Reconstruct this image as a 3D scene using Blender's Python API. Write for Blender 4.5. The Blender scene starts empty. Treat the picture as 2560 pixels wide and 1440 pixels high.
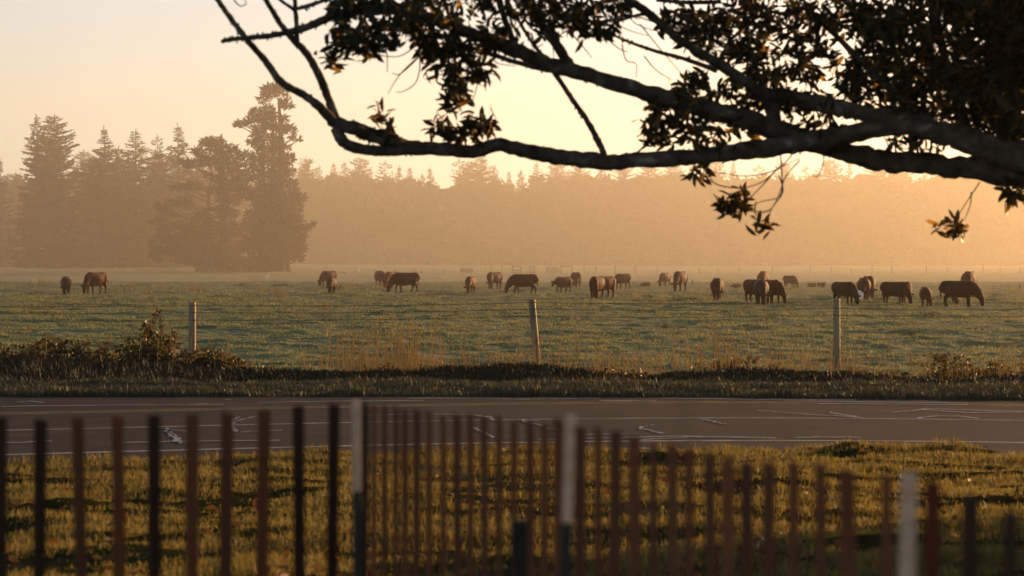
import bpy, math, random
import numpy as np
from mathutils import Vector, Matrix

# ------------------------------------------------------------------ camera, world, sun
sc = bpy.context.scene
COL = sc.collection
rad = math.radians
F = 6044.4                       # focal length in photo pixels (85 mm on 36 mm, 2560 px)
PITCH = math.atan(90 / F)
CAMZ = 2.6
cam_d = bpy.data.cameras.new('camera'); cam = bpy.data.objects.new('camera', cam_d); COL.objects.link(cam)
cam_d.lens = 85; cam_d.sensor_width = 36; cam_d.clip_start = 0.1; cam_d.clip_end = 5000
cam.location = (0, 0, CAMZ); cam.rotation_euler = (math.pi/2 - PITCH, 0, 0)
cam_d.dof.use_dof = True; cam_d.dof.focus_distance = 62; cam_d.dof.aperture_fstop = 3.6
sc.camera = cam

SUN_AZ, SUN_EL = 43.0, 9.0       # degrees to the right of the view direction, above the horizon
w = bpy.data.worlds.new('World'); sc.world = w; w.use_nodes = True
nt = w.node_tree; nt.nodes.clear()
sky = nt.nodes.new('ShaderNodeTexSky'); sky.sky_type = 'NISHITA'; sky.sun_disc = False
sky.sun_elevation = rad(SUN_EL); sky.sun_rotation = rad(SUN_AZ); sky.dust_density = 0.55; sky.air_density = 0.72; sky.ozone_density = 1.4
bg = nt.nodes.new('ShaderNodeBackground'); bg.inputs[1].default_value = 0.10
wo = nt.nodes.new('ShaderNodeOutputWorld')
hsv = nt.nodes.new('ShaderNodeHueSaturation'); hsv.inputs['Saturation'].default_value = 0.70
tint = nt.nodes.new('ShaderNodeMix'); tint.data_type = 'RGBA'; tint.blend_type = 'MULTIPLY'; tint.inputs['Factor'].default_value = 1.0; tint.inputs[7].default_value = (1.03, 0.985, 0.925, 1)
nt.links.new(sky.outputs[0], hsv.inputs['Color']); nt.links.new(hsv.outputs[0], tint.inputs[6]); nt.links.new(tint.outputs[2], bg.inputs[0]); nt.links.new(bg.outputs[0], wo.inputs[0])
sd = bpy.data.lights.new('sun', 'SUN'); so = bpy.data.objects.new('sun', sd); COL.objects.link(so)
sd.energy = 5.0; sd.angle = rad(0.6); sd.color = (1.0, 0.54, 0.21)
sv = Vector((math.sin(rad(SUN_AZ))*math.cos(rad(SUN_EL)), math.cos(rad(SUN_AZ))*math.cos(rad(SUN_EL)), math.sin(rad(SUN_EL))))
so.rotation_euler = sv.to_track_quat('Z', 'Y').to_euler(); so.location = (60, 60, 60)
sc.view_settings.view_transform = 'Standard'; sc.view_settings.look = 'None'
sc.view_settings.exposure = 0.88; sc.view_settings.gamma = 1.0
cy = sc.cycles
cy.use_denoising = True
cy.max_bounces = 5; cy.diffuse_bounces = 3; cy.glossy_bounces = 2; cy.transmission_bounces = 3; cy.volume_bounces = 1; cy.transparent_max_bounces = 8
HAZE_DENSITY = 0.00014
FOG_DENSITY = 0.0017
HAZE_G = 0.70

# ------------------------------------------------------------------ helpers
def P(px, py, d):
    """point at forward distance d (metres along +Y) on the sight line of a photo pixel"""
    u = (px-1280)/F; v = -(py-720)/F
    dy = math.cos(PITCH) + v*math.sin(PITCH); dz = -math.sin(PITCH) + v*math.cos(PITCH)
    return Vector((u/dy*d, d, CAMZ + dz/dy*d))

def tag(o, label=None, cat=None, group=None, kind=None):
    if label: o['label'] = label
    if cat: o['category'] = cat
    if group: o['group'] = group
    if kind: o['kind'] = kind
    return o

def empty(name, loc, rz=0.0):
    o = bpy.data.objects.new(name, None); COL.objects.link(o)
    o.location = loc; o.rotation_euler = (0, 0, rz); o.empty_display_size = 0.3
    return o

def mk(name, verts, faces, m=None, parent=None, smooth=False):
    """faces: list of tuples or int array (n,k)"""
    me = bpy.data.meshes.new(name)
    v = np.asarray(verts, dtype=np.float32).reshape(-1, 3)
    if isinstance(faces, np.ndarray):
        n, k = faces.shape
        me.vertices.add(len(v)); me.vertices.foreach_set('co', v.ravel())
        me.loops.add(n*k); me.loops.foreach_set('vertex_index', faces.astype(np.int32).ravel())
        me.polygons.add(n); me.polygons.foreach_set('loop_start', np.arange(0, n*k, k, dtype=np.int32))
        me.update(calc_edges=True); me.validate()
    else:
        me.from_pydata([tuple(map(float, q)) for q in v], [], faces)
    if smooth: me.polygons.foreach_set('use_smooth', np.ones(len(me.polygons), dtype=bool))
    if m: me.materials.append(m)
    o = bpy.data.objects.new(name, me); COL.objects.link(o)
    if parent: o.parent = parent
    return o

class MB:
    """collects quads/tris of one mesh"""
    def __init__(s): s.v = []; s.f = []
    def add(s, verts, faces):
        n = len(s.v); s.v += [tuple(q) for q in verts]; s.f += [tuple(i+n for i in f) for f in faces]
    def tube(s, pts, rs, n=8, cap=True, sy=1.0):
        pts = [Vector(p) for p in pts]
        rings = []; prev = None
        for i, p in enumerate(pts):
            a = pts[max(i-1, 0)]; b = pts[min(i+1, len(pts)-1)]
            t = (b-a).normalized() if (b-a).length > 1e-9 else Vector((0, 0, 1))
            if prev is None:
                ref = Vector((0, 0, 1)) if abs(t.z) < .9 else Vector((1, 0, 0))
                x = t.cross(ref).normalized()
            else:
                x = (prev - t*prev.dot(t)).normalized()
            prev = x; y = t.cross(x)
            r = rs[i] if hasattr(rs, '__len__') else rs
            rx, ry = (r if hasattr(r, '__len__') else (r, r*sy))
            rings.append([p + x*math.cos(2*math.pi*k/n)*rx + y*math.sin(2*math.pi*k/n)*ry for k in range(n)])
        vs = [q for R in rings for q in R]; fs = []
        for i in range(len(pts)-1):
            for k in range(n):
                fs.append((i*n+k, i*n+(k+1) % n, (i+1)*n+(k+1) % n, (i+1)*n+k))
        if cap:
            fs.append(tuple(range(n))[::-1]); fs.append(tuple((len(pts)-1)*n+k for k in range(n)))
        s.add(vs, fs)
    def box(s, c, h, M=None):
        c = Vector(c); vs = []
        for sx in (-1, 1):
            for sy in (-1, 1):
                for sz in (-1, 1):
                    q = Vector((sx*h[0], sy*h[1], sz*h[2]))
                    if M: q = M @ q
                    vs.append(c+q)
        s.add(vs, [(0,1,3,2),(4,6,7,5),(0,4,5,1),(2,3,7,6),(0,2,6,4),(1,5,7,3)])
    def build(s, name, m=None, parent=None, smooth=False):
        return mk(name, s.v, s.f, m, parent, smooth)

def smooth_path(pts, rs, step=4):
    """Catmull-Rom through pts with radii"""
    pts = [Vector(p) for p in pts]; out = []; ro = []
    n = len(pts)
    for i in range(n-1):
        p0 = pts[max(i-1, 0)]; p1 = pts[i]; p2 = pts[i+1]; p3 = pts[min(i+2, n-1)]
        for k in range(step):
            t = k/step
            q = 0.5*((2*p1)+(p2-p0)*t+(2*p0-5*p1+4*p2-p3)*t*t+(3*p1-p0-3*p2+p3)*t*t*t)
            out.append(q); ro.append(rs[i]*(1-t)+rs[i+1]*t)
    out.append(pts[-1]); ro.append(rs[-1])
    return out, ro

_lat = np.random.default_rng(7).random((256, 256))
def vnoise(x, y):
    xi = np.floor(x).astype(int); yi = np.floor(y).astype(int)
    fx = x-xi; fy = y-yi; fx = fx*fx*(3-2*fx); fy = fy*fy*(3-2*fy)
    g = lambda a, b: _lat[a & 255, b & 255]
    return (g(xi, yi)*(1-fx)+g(xi+1, yi)*fx)*(1-fy)+(g(xi, yi+1)*(1-fx)+g(xi+1, yi+1)*fx)*fy
def fnoise(x, y, o=4, r=0.5):
    s = 0; a = 1; t = 0
    for i in range(o):
        s = s + a*vnoise(x*2**i+17*i, y*2**i+31*i); t += a; a *= r
    return s/t
def sstep(t): t = np.clip(t, 0, 1); return t*t*(3-2*t)

# ------------------------------------------------------------------ materials
def new_mat(name):
    m = bpy.data.materials.new(name); m.use_nodes = True; n = m.node_tree; n.nodes.clear()
    out = n.nodes.new('ShaderNodeOutputMaterial'); return m, n, out
def ramp(n, src, stops):
    r = n.nodes.new('ShaderNodeValToRGB'); n.links.new(src, r.inputs[0])
    e = r.color_ramp.elements
    while len(e) < len(stops): e.new(0.5)
    for i, (p, c) in enumerate(stops): e[i].position = p; e[i].color = (*c, 1)
    return r.outputs[0]
def noise(n, scale, detail=4, vec=None, rough=0.55, sc3=None):
    t = n.nodes.new('ShaderNodeTexNoise'); t.inputs['Scale'].default_value = scale; t.inputs['Detail'].default_value = detail
    t.inputs['Roughness'].default_value = rough
    tc = n.nodes.new('ShaderNodeTexCoord'); v = tc.outputs['Object'] if vec is None else vec
    if sc3:
        mp = n.nodes.new('ShaderNodeMapping'); mp.inputs['Scale'].default_value = sc3; n.links.new(v, mp.inputs[0]); v = mp.outputs[0]
    n.links.new(v, t.inputs['Vector']); return t.outputs['Fac']
def surf(name, stops, scale=3, rough=0.85, bump=0.0, bscale=None, sc3=None, spec=0.3, sheen=0.0, detail=5):
    m, n, out = new_mat(name)
    b = n.nodes.new('ShaderNodeBsdfPrincipled'); n.links.new(b.outputs[0], out.inputs[0])
    f = noise(n, scale, detail, sc3=sc3); n.links.new(ramp(n, f, stops), b.inputs['Base Color'])
    b.inputs['Roughness'].default_value = rough; b.inputs['Specular IOR Level'].default_value = spec
    if sheen: b.inputs['Sheen Weight'].default_value = sheen; b.inputs['Sheen Roughness'].default_value = 0.4
    if bump:
        bp = n.nodes.new('ShaderNodeBump'); bp.inputs['Strength'].default_value = 1.0; bp.inputs['Distance'].default_value = bump
        n.links.new(noise(n, bscale or scale*4, 4, sc3=sc3), bp.inputs['Height']); n.links.new(bp.outputs[0], b.inputs['Normal'])
    return m
def leafy(name, cols, trans=(0.3, 0.25, 0.05), tmix=0.35, rough=0.5, spec=0.3, few=None):
    """foliage: colour varies per leaf, light passes through"""
    m, n, out = new_mat(name)
    g = n.nodes.new('ShaderNodeNewGeometry')
    c = ramp(n, g.outputs['Random Per Island'], cols)
    b = n.nodes.new('ShaderNodeBsdfPrincipled'); n.links.new(c, b.inputs['Base Color'])
    b.inputs['Roughness'].default_value = rough; b.inputs['Specular IOR Level'].default_value = spec
    t = n.nodes.new('ShaderNodeBsdfTranslucent')
    mx = n.nodes.new('ShaderNodeMix'); mx.data_type = 'RGBA'; mx.blend_type = 'MULTIPLY'; mx.inputs['Factor'].default_value = 0.0
    t.inputs[0].default_value = (*trans, 1)
    s = n.nodes.new('ShaderNodeMixShader'); s.inputs[0].default_value = tmix
    if few: n.links.new(ramp(n, g.outputs['Random Per Island'], [(0, (few[0],)*3), (few[2]-.01, (few[0],)*3), (few[2], (few[1],)*3)]), s.inputs[0])
    n.links.new(b.outputs[0], s.inputs[1]); n.links.new(t.outputs[0], s.inputs[2]); n.links.new(s.outputs[0], out.inputs[0])
    return m

M = {}
M['lawn_soil'] = surf('lawn_soil', [(0.3, (.012, .016, .006)), (0.7, (.026, .028, .011))], 3, 1, .02, 40, spec=.0)
M['field'] = surf('field_turf', [(0.32, (.072, .095, .042)), (0.5, (.12, .142, .064)), (0.7, (.19, .19, .085))], .35, .9, .05, 6, sc3=(0.45, 1, 1), spec=.25, detail=8)
M['asphalt'] = surf('asphalt', [(0.3, (.013, .011, .010)), (0.52, (.021, .018, .016)), (0.7, (.034, .029, .025))], 1.3, .92, .010, 45, spec=.08, detail=8)
M['white_paint'] = surf('white_road_paint', [(0.25, (.07, .065, .06)), (0.4, (.26, .25, .23)), (0.6, (.46, .44, .41))], 2.5, .7, spec=.2)
M['yellow_paint'] = surf('yellow_road_paint', [(0.35, (.09, .06, .03)), (0.7, (.30, .18, .04))], 2.5, .7, spec=.2)
M['sealant_glint'] = surf('crack_sealant_sky_glint', [(0.38, (.05, .045, .04)), (0.7, (.26, .24, .21))], 2.2, .5, spec=.5)  # pale end stands in for sky reflected in the glossy filler
M['post_wood'] = surf('weathered_post_wood', [(0.3, (.15, .105, .065)), (0.7, (.33, .235, .14))], 6, .6, .004, 60, sc3=(1, 1, .12))
M['far_wood'] = surf('far_post_wood', [(0.3, (.07, .06, .05)), (0.7, (.13, .11, .09))], 6, .85)
M['far_white'] = surf('white_post_paint', [(0.3, (.65, .62, .58)), (0.7, (.8, .78, .74))], 6, .6)
M['wire'] = surf('rusty_wire', [(0.3, (.03, .025, .02)), (0.7, (.06, .05, .04))], 6, .7)
M['bark'] = surf('grey_lichen_bark', [(0.30, (.032, .025, .018)), (0.5, (.070, .056, .043)), (0.62, (.10, .085, .066)), (0.72, (.22, .20, .165))], 9, .95, .012, 34, spec=.1, detail=8)
M['conifer_bark'] = surf('conifer_bark', [(0.3, (.03, .022, .016)), (0.7, (.07, .052, .038))], 1.5, .95)
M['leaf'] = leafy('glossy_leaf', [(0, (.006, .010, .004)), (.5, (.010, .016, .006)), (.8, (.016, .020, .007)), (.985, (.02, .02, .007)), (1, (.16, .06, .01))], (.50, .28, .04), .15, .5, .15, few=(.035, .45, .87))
M['needles'] = leafy('conifer_needles', [(0, (.012, .015, .008)), (.5, (.020, .024, .012)), (1, (.035, .036, .018))], (.16, .09, .02), .2, .8, .1)
M['grass'] = leafy('lawn_grass', [(0, (.014, .024, .010)), (.5, (.028, .042, .015)), (.85, (.055, .062, .020)), (1, (.18, .12, .04))], (.31, .245, .05), .38, .55, .2)
M['verge_grass'] = leafy('dewy_verge_grass', [(0, (.022, .034, .022)), (.5, (.040, .052, .034)), (1, (.08, .08, .05))], (.09, .09, .04), .2, .6, .2)
M['field_grass'] = leafy('field_grass', [(0, (.050, .070, .030)), (.6, (.085, .105, .050)), (1, (.14, .145, .070))], (.29, .29, .10), .42, .6, .2)
M['bramble'] = leafy('bramble_leaf', [(0, (.008, .013, .006)), (.6, (.018, .024, .010)), (.88, (.04, .03, .010)), (1, (.12, .04, .01))], (.20, .14, .025), .25, .5, .25)
M['cane'] = surf('bramble_cane', [(0.3, (.05, .03, .018)), (0.7, (.12, .07, .04))], 8, .7)
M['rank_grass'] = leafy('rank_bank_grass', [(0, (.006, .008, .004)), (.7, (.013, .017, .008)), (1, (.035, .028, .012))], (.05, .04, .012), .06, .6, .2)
M['dry_grass'] = leafy('dry_grass_stalk', [(0, (.30, .22, .09)), (1, (.55, .41, .18))], (.65, .48, .18), .45, .6, .2)
M['weed'] = leafy('dock_weed', [(0, (.07, .06, .025)), (1, (.16, .11, .045))], (.26, .18, .06), .35, .6, .2)
M['fallen_leaf'] = leafy('fallen_leaf', [(0, (.06, .024, .010)), (.6, (.13, .05, .016)), (1, (.24, .12, .035))], (.22, .10, .02), .2, .6, .2)
M['green_metal'] = surf('dark_green_post_paint', [(0.3, (.012, .016, .012)), (0.7, (.022, .028, .02))], 20, .5)
M['white_metal'] = surf('white_post_tip_paint', [(0.3, (.50, .33, .21)), (0.7, (.68, .47, .32))], 20, .6)
M['stake'] = surf('dark_stake_wood', [(0.3, (.010, .007, .005)), (0.7, (.022, .015, .011))], 20, .85)
def slat_mat(name, a, b): return surf(name, [(0.3, a), (0.7, b)], 14, .72, .0012, 120, sc3=(1, 1, .08), spec=.08)
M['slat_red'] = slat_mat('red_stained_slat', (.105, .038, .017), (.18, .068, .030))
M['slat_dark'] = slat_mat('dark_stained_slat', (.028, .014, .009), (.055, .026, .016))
M['slat_brown'] = slat_mat('brown_stained_slat', (.075, .031, .016), (.13, .052, .027))

# ------------------------------------------------------------------ ground shape
ROAD_Z = 0.35
def cline(x):                                  # forward distance of the near white edge line
    t = 12*np.tanh((np.asarray(x, float)-3)/12)
    return 28.8 - .037*t*t
def fline(x):                                  # the far side of the road, straighter (minus 9.5 m)
    t = np.maximum(12*np.tanh(np.asarray(x, float)/12), 0)
    return 28.25 - .022*t*t
def gbase(x, y):
    x = np.asarray(x, float); y = np.asarray(y, float); q = y-cline(x); q2 = y-fline(x)
    near = ROAD_Z + .60*sstep((-1.5-q)/26)*1.15
    near = np.minimum(near, .95)
    z = np.where(q < -1.5, near, ROAD_Z)
    z = np.where(q2 > 9.3, ROAD_Z-.35*sstep((q2-11.5)/6.5), z)
    z = z + .08*np.exp(-((q2-11.0)/1.0)**2) + (.06+.48*fnoise(x*.42+11, y*.12, 3))*np.exp(-((q2-15.6)/1.1)**2)
    far = np.clip((y-120)/60, 0, 1)
    z = z + .30*np.exp(-((y-178)/26)**2)*sstep((y-125)/30) - .32*np.exp(-((y-232)/30)**2) + .25*sstep((y-270)/60)*sstep((-x+25)/60)
    return z
def ground_hit(px, py, lo=8.0, hi=700.0):
    """first ground point under a photo pixel"""
    d = lo
    while d < hi:
        p = P(px, py, d)
        if p.z <= float(gbase(p.x, p.y)): return Vector((p.x, p.y, float(gbase(p.x, p.y))))
        d *= 1.0015
    return Vector((P(px, py, hi).x, hi, 0))
def tussock(x, y):
    f = np.clip((y-44)/12, 0, 1)
    a = fnoise(x*.55+3, y*.8, 4, .55)-.5
    b = np.maximum(fnoise(x*.22+40, y*.30+9, 3)-.52, 0)
    c = np.maximum(vnoise(x*.9+70, y*1.1+5)-.80, 0)*np.clip((vnoise(x*.07, y*.07)-.3)*3, 0, 1)
    e = fnoise(x*.9+21, y*1.7+8, 3, .6)-.5
    return f*(a*.15+b*.26+c*.5+e*.24)-.04

def grid_sheet(name, ys, hw, nx, zfun, m):
    ys = np.asarray(ys); u = np.linspace(-1, 1, nx)
    W = hw(ys)
    X = W[:, None]*u[None, :]; Y = np.repeat(ys[:, None], nx, 1)
    Z = zfun(X, Y)
    V = np.stack([X, Y, Z], -1).reshape(-1, 3)
    i = np.arange(len(ys)-1)[:, None]*nx + np.arange(nx-1)[None, :]
    i = i.ravel(); Fq = np.stack([i, i+1, i+1+nx, i+nx], 1)
    return mk(name, V, Fq, m, smooth=True)

ys = [40.0]
while ys[-1] < 420: ys.append(ys[-1]+max(.07, .0022*ys[-1]*min(1, ys[-1]/110)))
field = grid_sheet('field', ys, lambda y: 8+.27*y, 620, lambda X, Y: gbase(X, Y)+tussock(X, Y), M['field'])
tag(field, kind='structure')
# broad ground sheet under everything, to the horizon
gy = np.concatenate([np.linspace(-60, 60, 121), np.geomspace(61, 690, 90)])
ground = grid_sheet('ground', gy, lambda y: 0*y+430, 431, lambda X, Y: gbase(X, Y)-.13, M['field'])
tag(ground, kind='structure')
lawn = grid_sheet('lawn_soil', np.linspace(-6, 28.2, 240), lambda y: 0*y+16, 260,
                  lambda X, Y: np.where(Y-cline(X) > -1.45, ROAD_Z-.06, gbase(X, Y)+.05*(fnoise(X*2, Y*2)-.5)+.34*np.maximum(fnoise(X*.8+5, Y*1.4)-.5, 0)), M['lawn_soil'])
tag(lawn, kind='structure')

def ribbon(name, qa, qb, z, m, x0=-26, x1=26, n=260, parent=None, rough=0.0, seed=0, lb=None):
    xs = np.linspace(x0, x1, n); rr = np.random.default_rng(seed)
    e = rr.normal(0, rough, n) if rough else 0
    A = np.stack([xs, cline(xs)+qa+e, np.full(n, z)], 1); B = np.stack([xs, (lb or cline)(xs)+qb+e, np.full(n, z)], 1)
    V = np.stack([A, B], 1).reshape(-1, 3); i = np.arange(n-1)*2
    return mk(name, V, np.stack([i, i+2, i+3, i+1], 1), m, parent)
road = ribbon('road', -1.75, 9.55, ROAD_Z, M['asphalt'], -150, 150, 900, rough=.03, lb=fline); tag(road, kind='structure')
ribbon('edge_line', -.045, .045, ROAD_Z+.004, M['white_paint'], -60, 60, parent=road)
ribbon('lane_line', 3.88, 3.96, ROAD_Z+.004, M['white_paint'], -60, 60, parent=road)
ribbon('centre_line', 7.10, 7.22, ROAD_Z+.004, M['yellow_paint'], -60, 60, parent=road)
ribbon('centre_line', 7.42, 7.52, ROAD_Z+.004, M['yellow_paint'], -60, 60, parent=road)
# sealed cracks and road glare, sky reflection painted pale, drawn from road pixels
def RP(px, py):
    k = (CAMZ-(ROAD_Z+.008))
    v = -(py-720)/F; dy = math.cos(PITCH)+v*math.sin(PITCH); dz = -math.sin(PITCH)+v*math.cos(PITCH)
    d = -k*dy/dz
    return Vector(((px-1280)/F/dy*d, d, ROAD_Z+.008))
cracks = [
 [(413,1070),(425,1085),(440,1098),(458,1110),(452,1098),(432,1086),(420,1074),(470,1078)],
 [(640,1040),(615,1046),(590,1052),(560,1056),(600,1042)], [(583,1052),(588,1072),(593,1078)], [(600,1080),(650,1077),(705,1075)],
 [(1200,1040),(1222,1043),(1232,1050)], [(1180,1068),(1195,1074),(1215,1082),(1232,1094)], [(900,1038),(1000,1036),(1180,1036),(1230,1042)],
 [(1300,1050),(1330,1058),(1380,1072),(1394,1076)], [(1305,1049),(1350,1052)], [(1755,1048),(1780,1052),(1800,1058),(1815,1060)],
 [(1632,1062),(1606,1066),(1600,1072),(1625,1076),(1660,1083)], [(1897,1026),(1950,1030),(2040,1037),(2110,1040),(2150,1044)],
 [(2075,1030),(2100,1036),(2130,1040),(2155,1046)], [(2225,1031),(2290,1026),(2320,1022),(2400,1024),(2560,1030)],
 [(2310,1024),(2420,1032),(2560,1030)], [(2290,1046),(2340,1040),(2400,1041),(2440,1046),(2400,1044)], [(1600,1100),(1720,1093),(1800,1092),(1940,1096)],
 [(1350,1099),(1500,1095),(1700,1090),(1860,1094)], [(1985,1094),(2120,1092),(2150,1094)], [(1450,1126),(1600,1121),(1720,1124)],
 [(0,1108),(60,1106),(130,1103)], [(300,1107),(460,1104),(700,1101)], [(40,1006),(70,1003),(110,1007),(60,1009)], [(495,1010),(520,1009)], [(560,999),(580,1000)],
 [(1020,996),(1200,996),(1320,999),(1180,1002)], [(1300,998),(1500,996)], [(1660,996),(1900,999),(2140,1001)], [(1960,1003),(2150,1005),(2420,1008)],
 [(1500,1002),(1640,1003)], [(650,1007),(900,1003),(1060,1002)], [(0,1017),(300,1013),(560,1012)], [(2050,1010),(2420,1012)], [(1380,1088),(1560,1086)]]
rr = random.Random(5); cmb = MB()
for ci, c in enumerate(cracks):
    pts = [RP(*q) for q in c]
    dense = []
    for a, b in zip(pts[:-1], pts[1:]):
        for k in range(6):
            t = k/6; q = a.lerp(b, t); q.x += rr.uniform(-.03, .03); q.y += rr.uniform(-.05, .05); dense.append(q)
    dense.append(pts[-1]); z = ROAD_Z+.008+ci*.0002
    for a, b in zip(dense[:-1], dense[1:]):
        n = Vector((-(b-a).y, (b-a).x, 0)).normalized()*rr.uniform(.012, .030)
        cmb.add([(a.x-n.x, a.y-n.y-.02, z), (b.x-n.x, b.y-n.y-.02, z), (b.x+n.x, b.y+n.y+.02, z), (a.x+n.x, a.y+n.y+.02, z)], [(0, 1, 2, 3)])
cmb.build('sealed_cracks_and_glare', M['sealant_glint'], road)

# ------------------------------------------------------------------ blades, leaves (numpy)
def blades(name, x, y, z, h, wd, m, seed=0, lean=.5, parent=None, azi=None):
    r = np.random.default_rng(seed); n = len(x)
    az = r.uniform(0, 2*np.pi, n) if azi is None else azi
    la = np.abs(r.normal(0, lean, n))*h
    fx = np.cos(az); fy = np.sin(az); sx = -fy; sy = fx
    tw = r.uniform(-.8, .8, n); sx2 = sx*np.cos(tw)-sy*np.sin(tw); sy2 = sx*np.sin(tw)+sy*np.cos(tw)
    b = np.stack([x, y, z], 1)
    side = np.stack([sx2*wd/2, sy2*wd/2, 0*x], 1)
    mid = b+np.stack([fx*la*.3, fy*la*.3, h*.6], 1); tip = b+np.stack([fx*la, fy*la, h*np.clip(1-.25*(la/h)**2, .35, 1)], 1)
    V = np.stack([b-side, b+side, mid-side*.8, mid+side*.8, tip], 1).reshape(-1, 3)
    i = np.arange(n)*5
    # two triangles for the quad + tip: all tris
    T = np.concatenate([np.stack([i, i+1, i+3], 1), np.stack([i, i+3, i+2], 1), np.stack([i+2, i+3, i+4], 1)], 0)
    return mk(name, V, T, m, parent)

R0 = np.random.default_rng(11)
# near lawn
n = 330000
yy = 12.2+(28.3-12.2)*R0.random(n)**.85; xx = (R0.random(n)*2-1)*(yy*.235+1.2)
ns = 150000; ys_ = 3.5+24.8*R0.random(ns); xs_ = (R0.random(ns)*2-1)*15; k = np.abs(xs_) > np.where(ys_ > 12.2, ys_*.235+1.2, 0)
xx = np.concatenate([xx, xs_[k]]); yy = np.concatenate([yy, ys_[k]])
q = yy-cline(xx); keep = (q < -1.45+.25*(fnoise(xx*3, yy*3)-.3)); xx = xx[keep]; yy = yy[keep]
cl = fnoise(xx*1.3, yy*1.6, 4); keep = R0.random(len(xx)) < np.clip((cl-.22)*5, .6, 1); xx = xx[keep]; yy = yy[keep]; cl = cl[keep]
cl2 = fnoise(xx*3.5+9, yy*4.5, 3); hh = (.02+.12*np.clip(cl-.3, 0, .5)/.5+.16*np.clip(cl2-.5, 0, .5))*(.35+.7*R0.random(len(xx)))
zz = gbase(xx, yy)+.34*np.maximum(fnoise(xx*.8+5, yy*1.4)-.5, 0)-.02
g = blades('lawn_grass', xx, yy, zz, hh, (.006+.006*R0.random(len(xx)))*np.where((yy < 12.2) | (np.abs(xx) > yy*.235+1.2), 2.0, 1.0), M['grass'], 1, .55); tag(g, 'tufted lawn grass between slat fence and road', 'grass', kind='stuff')
# fallen leaves
def leaf_cards(name, C, D, S, L, Wd, m, parent=None, fold=.25):
    """leaf: pointed oval of six corners, folded on its midrib; C base, D direction, S side (unit), L length, Wd width"""
    N = np.cross(D, S)
    L = L[:, None]; Wd = Wd[:, None]
    p = lambda a, b, c: C + D*L*a + S*Wd*b + N*Wd*c
    V = np.stack([p(0, 0, 0), p(.3, .46, fold), p(.7, .42, fold), p(1, 0, -.15), p(.7, -.42, fold), p(.3, -.46, fold), p(.5, 0, 0)], 1).reshape(-1, 3)
    i = np.arange(len(C))*7
    T = np.concatenate([np.stack([i, i+1, i+6], 1), np.stack([i+1, i+2, i+6], 1), np.stack([i+2, i+3, i+6], 1),
                        np.stack([i+3, i+4, i+6], 1), np.stack([i+4, i+5, i+6], 1), np.stack([i+5, i, i+6], 1)], 0)
    return mk(name, V, T, m, parent)
def unit(a): return a/np.maximum(np.linalg.norm(a, axis=1, keepdims=True), 1e-9)
def rand_dirs(r, n): return unit(r.normal(size=(n, 3)))
def perp(D, r):
    return unit(np.cross(D, rand_dirs(r, len(D))))
n = 600; yy = R0.uniform(13, 27, n); xx = R0.uniform(-1, 1, n)*(yy*.23); k = (yy-cline(xx) < -1.7) & (fnoise(xx*.5+9, yy*.5) > .42); xx = xx[k]; yy = yy[k]
zz = gbase(xx, yy)+.05+.05*R0.random(len(xx)); D = rand_dirs(R0, len(xx)); D[:, 2] *= .5; D = unit(D)
g = leaf_cards('fallen_leaves', np.stack([xx, yy, zz], 1), D, perp(D, R0), R0.uniform(.06, .11, len(xx)), R0.uniform(.03, .06, len(xx)), M['fallen_leaf'])
tag(g, 'orange brown fallen leaves scattered on the near lawn', 'fallen leaves', kind='stuff')
# verge beyond the road
n = 60000; xx = R0.uniform(-12.5, 12.5, n); q = 9.35+2.6*R0.random(n); yy = q+fline(xx); cl = fnoise(xx*1.2, yy*2)
hh = np.clip(.05+.22*(cl-.25), .04, .3)*(.6+.8*R0.random(n))
g = blades('verge_grass', xx, yy, gbase(xx, yy)-.03, hh, .014+.012*R0.random(n), M['verge_grass'], 2, .5); tag(g, 'short dewy grass strip on the far side of the road', 'grass', kind='stuff')
# rank grass of the bank, tall and dark
def bank_top(x):                                # height above the field plane by world x
    px = 1280+x*F/45
    t = np.interp(px, [-300, 0, 150, 300, 400, 470, 560, 660, 740, 860, 960, 1040, 1100, 1180, 1280, 1400, 1600, 1700, 1850, 1950, 2100, 2250, 2400, 2560, 2900],
                  [860, 862, 868, 872, 862, 890, 900, 925, 940, 945, 925, 922, 945, 936, 928, 930, 938, 940, 925, 930, 938, 930, 916, 925, 920])
    return CAMZ-(t-630)/134
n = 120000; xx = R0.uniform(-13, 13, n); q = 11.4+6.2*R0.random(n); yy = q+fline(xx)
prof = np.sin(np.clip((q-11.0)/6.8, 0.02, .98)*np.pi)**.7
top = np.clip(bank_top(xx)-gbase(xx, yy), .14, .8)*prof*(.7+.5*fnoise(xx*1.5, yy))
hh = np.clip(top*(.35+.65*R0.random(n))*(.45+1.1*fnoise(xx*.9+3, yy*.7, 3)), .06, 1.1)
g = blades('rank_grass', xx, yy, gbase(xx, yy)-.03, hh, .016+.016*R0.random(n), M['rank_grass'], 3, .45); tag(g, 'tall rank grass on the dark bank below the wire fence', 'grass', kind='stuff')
# field grass
n = 380000; yy = 46*np.exp(R0.random(n)*math.log(190/46)); xx = R0.uniform(-1, 1, n)*(yy*.235+1)
cl = fnoise(xx*.55+3, yy*.8, 4, .55); k = (yy-fline(xx) > 16.5) & (R0.random(n) < np.clip((cl-.30)*4, .1, 1)*np.clip((190-yy)/60, 0, 1)); xx = xx[k]; yy = yy[k]; cl = cl[k]
hh = (.035+.08*np.clip(cl-.4, 0, .4)/.4)*(.5+R0.random(len(xx)))*(yy/80)**.3
g = blades('pasture_grass', xx, yy, gbase(xx, yy)+tussock(xx, yy)-.015, hh, (.010+.010*R0.random(len(xx)))*(yy/55), M['field_grass'], 4, .6); tag(g, 'dewy tufted pasture grass behind the wire fence', 'grass', kind='stuff')
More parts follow.
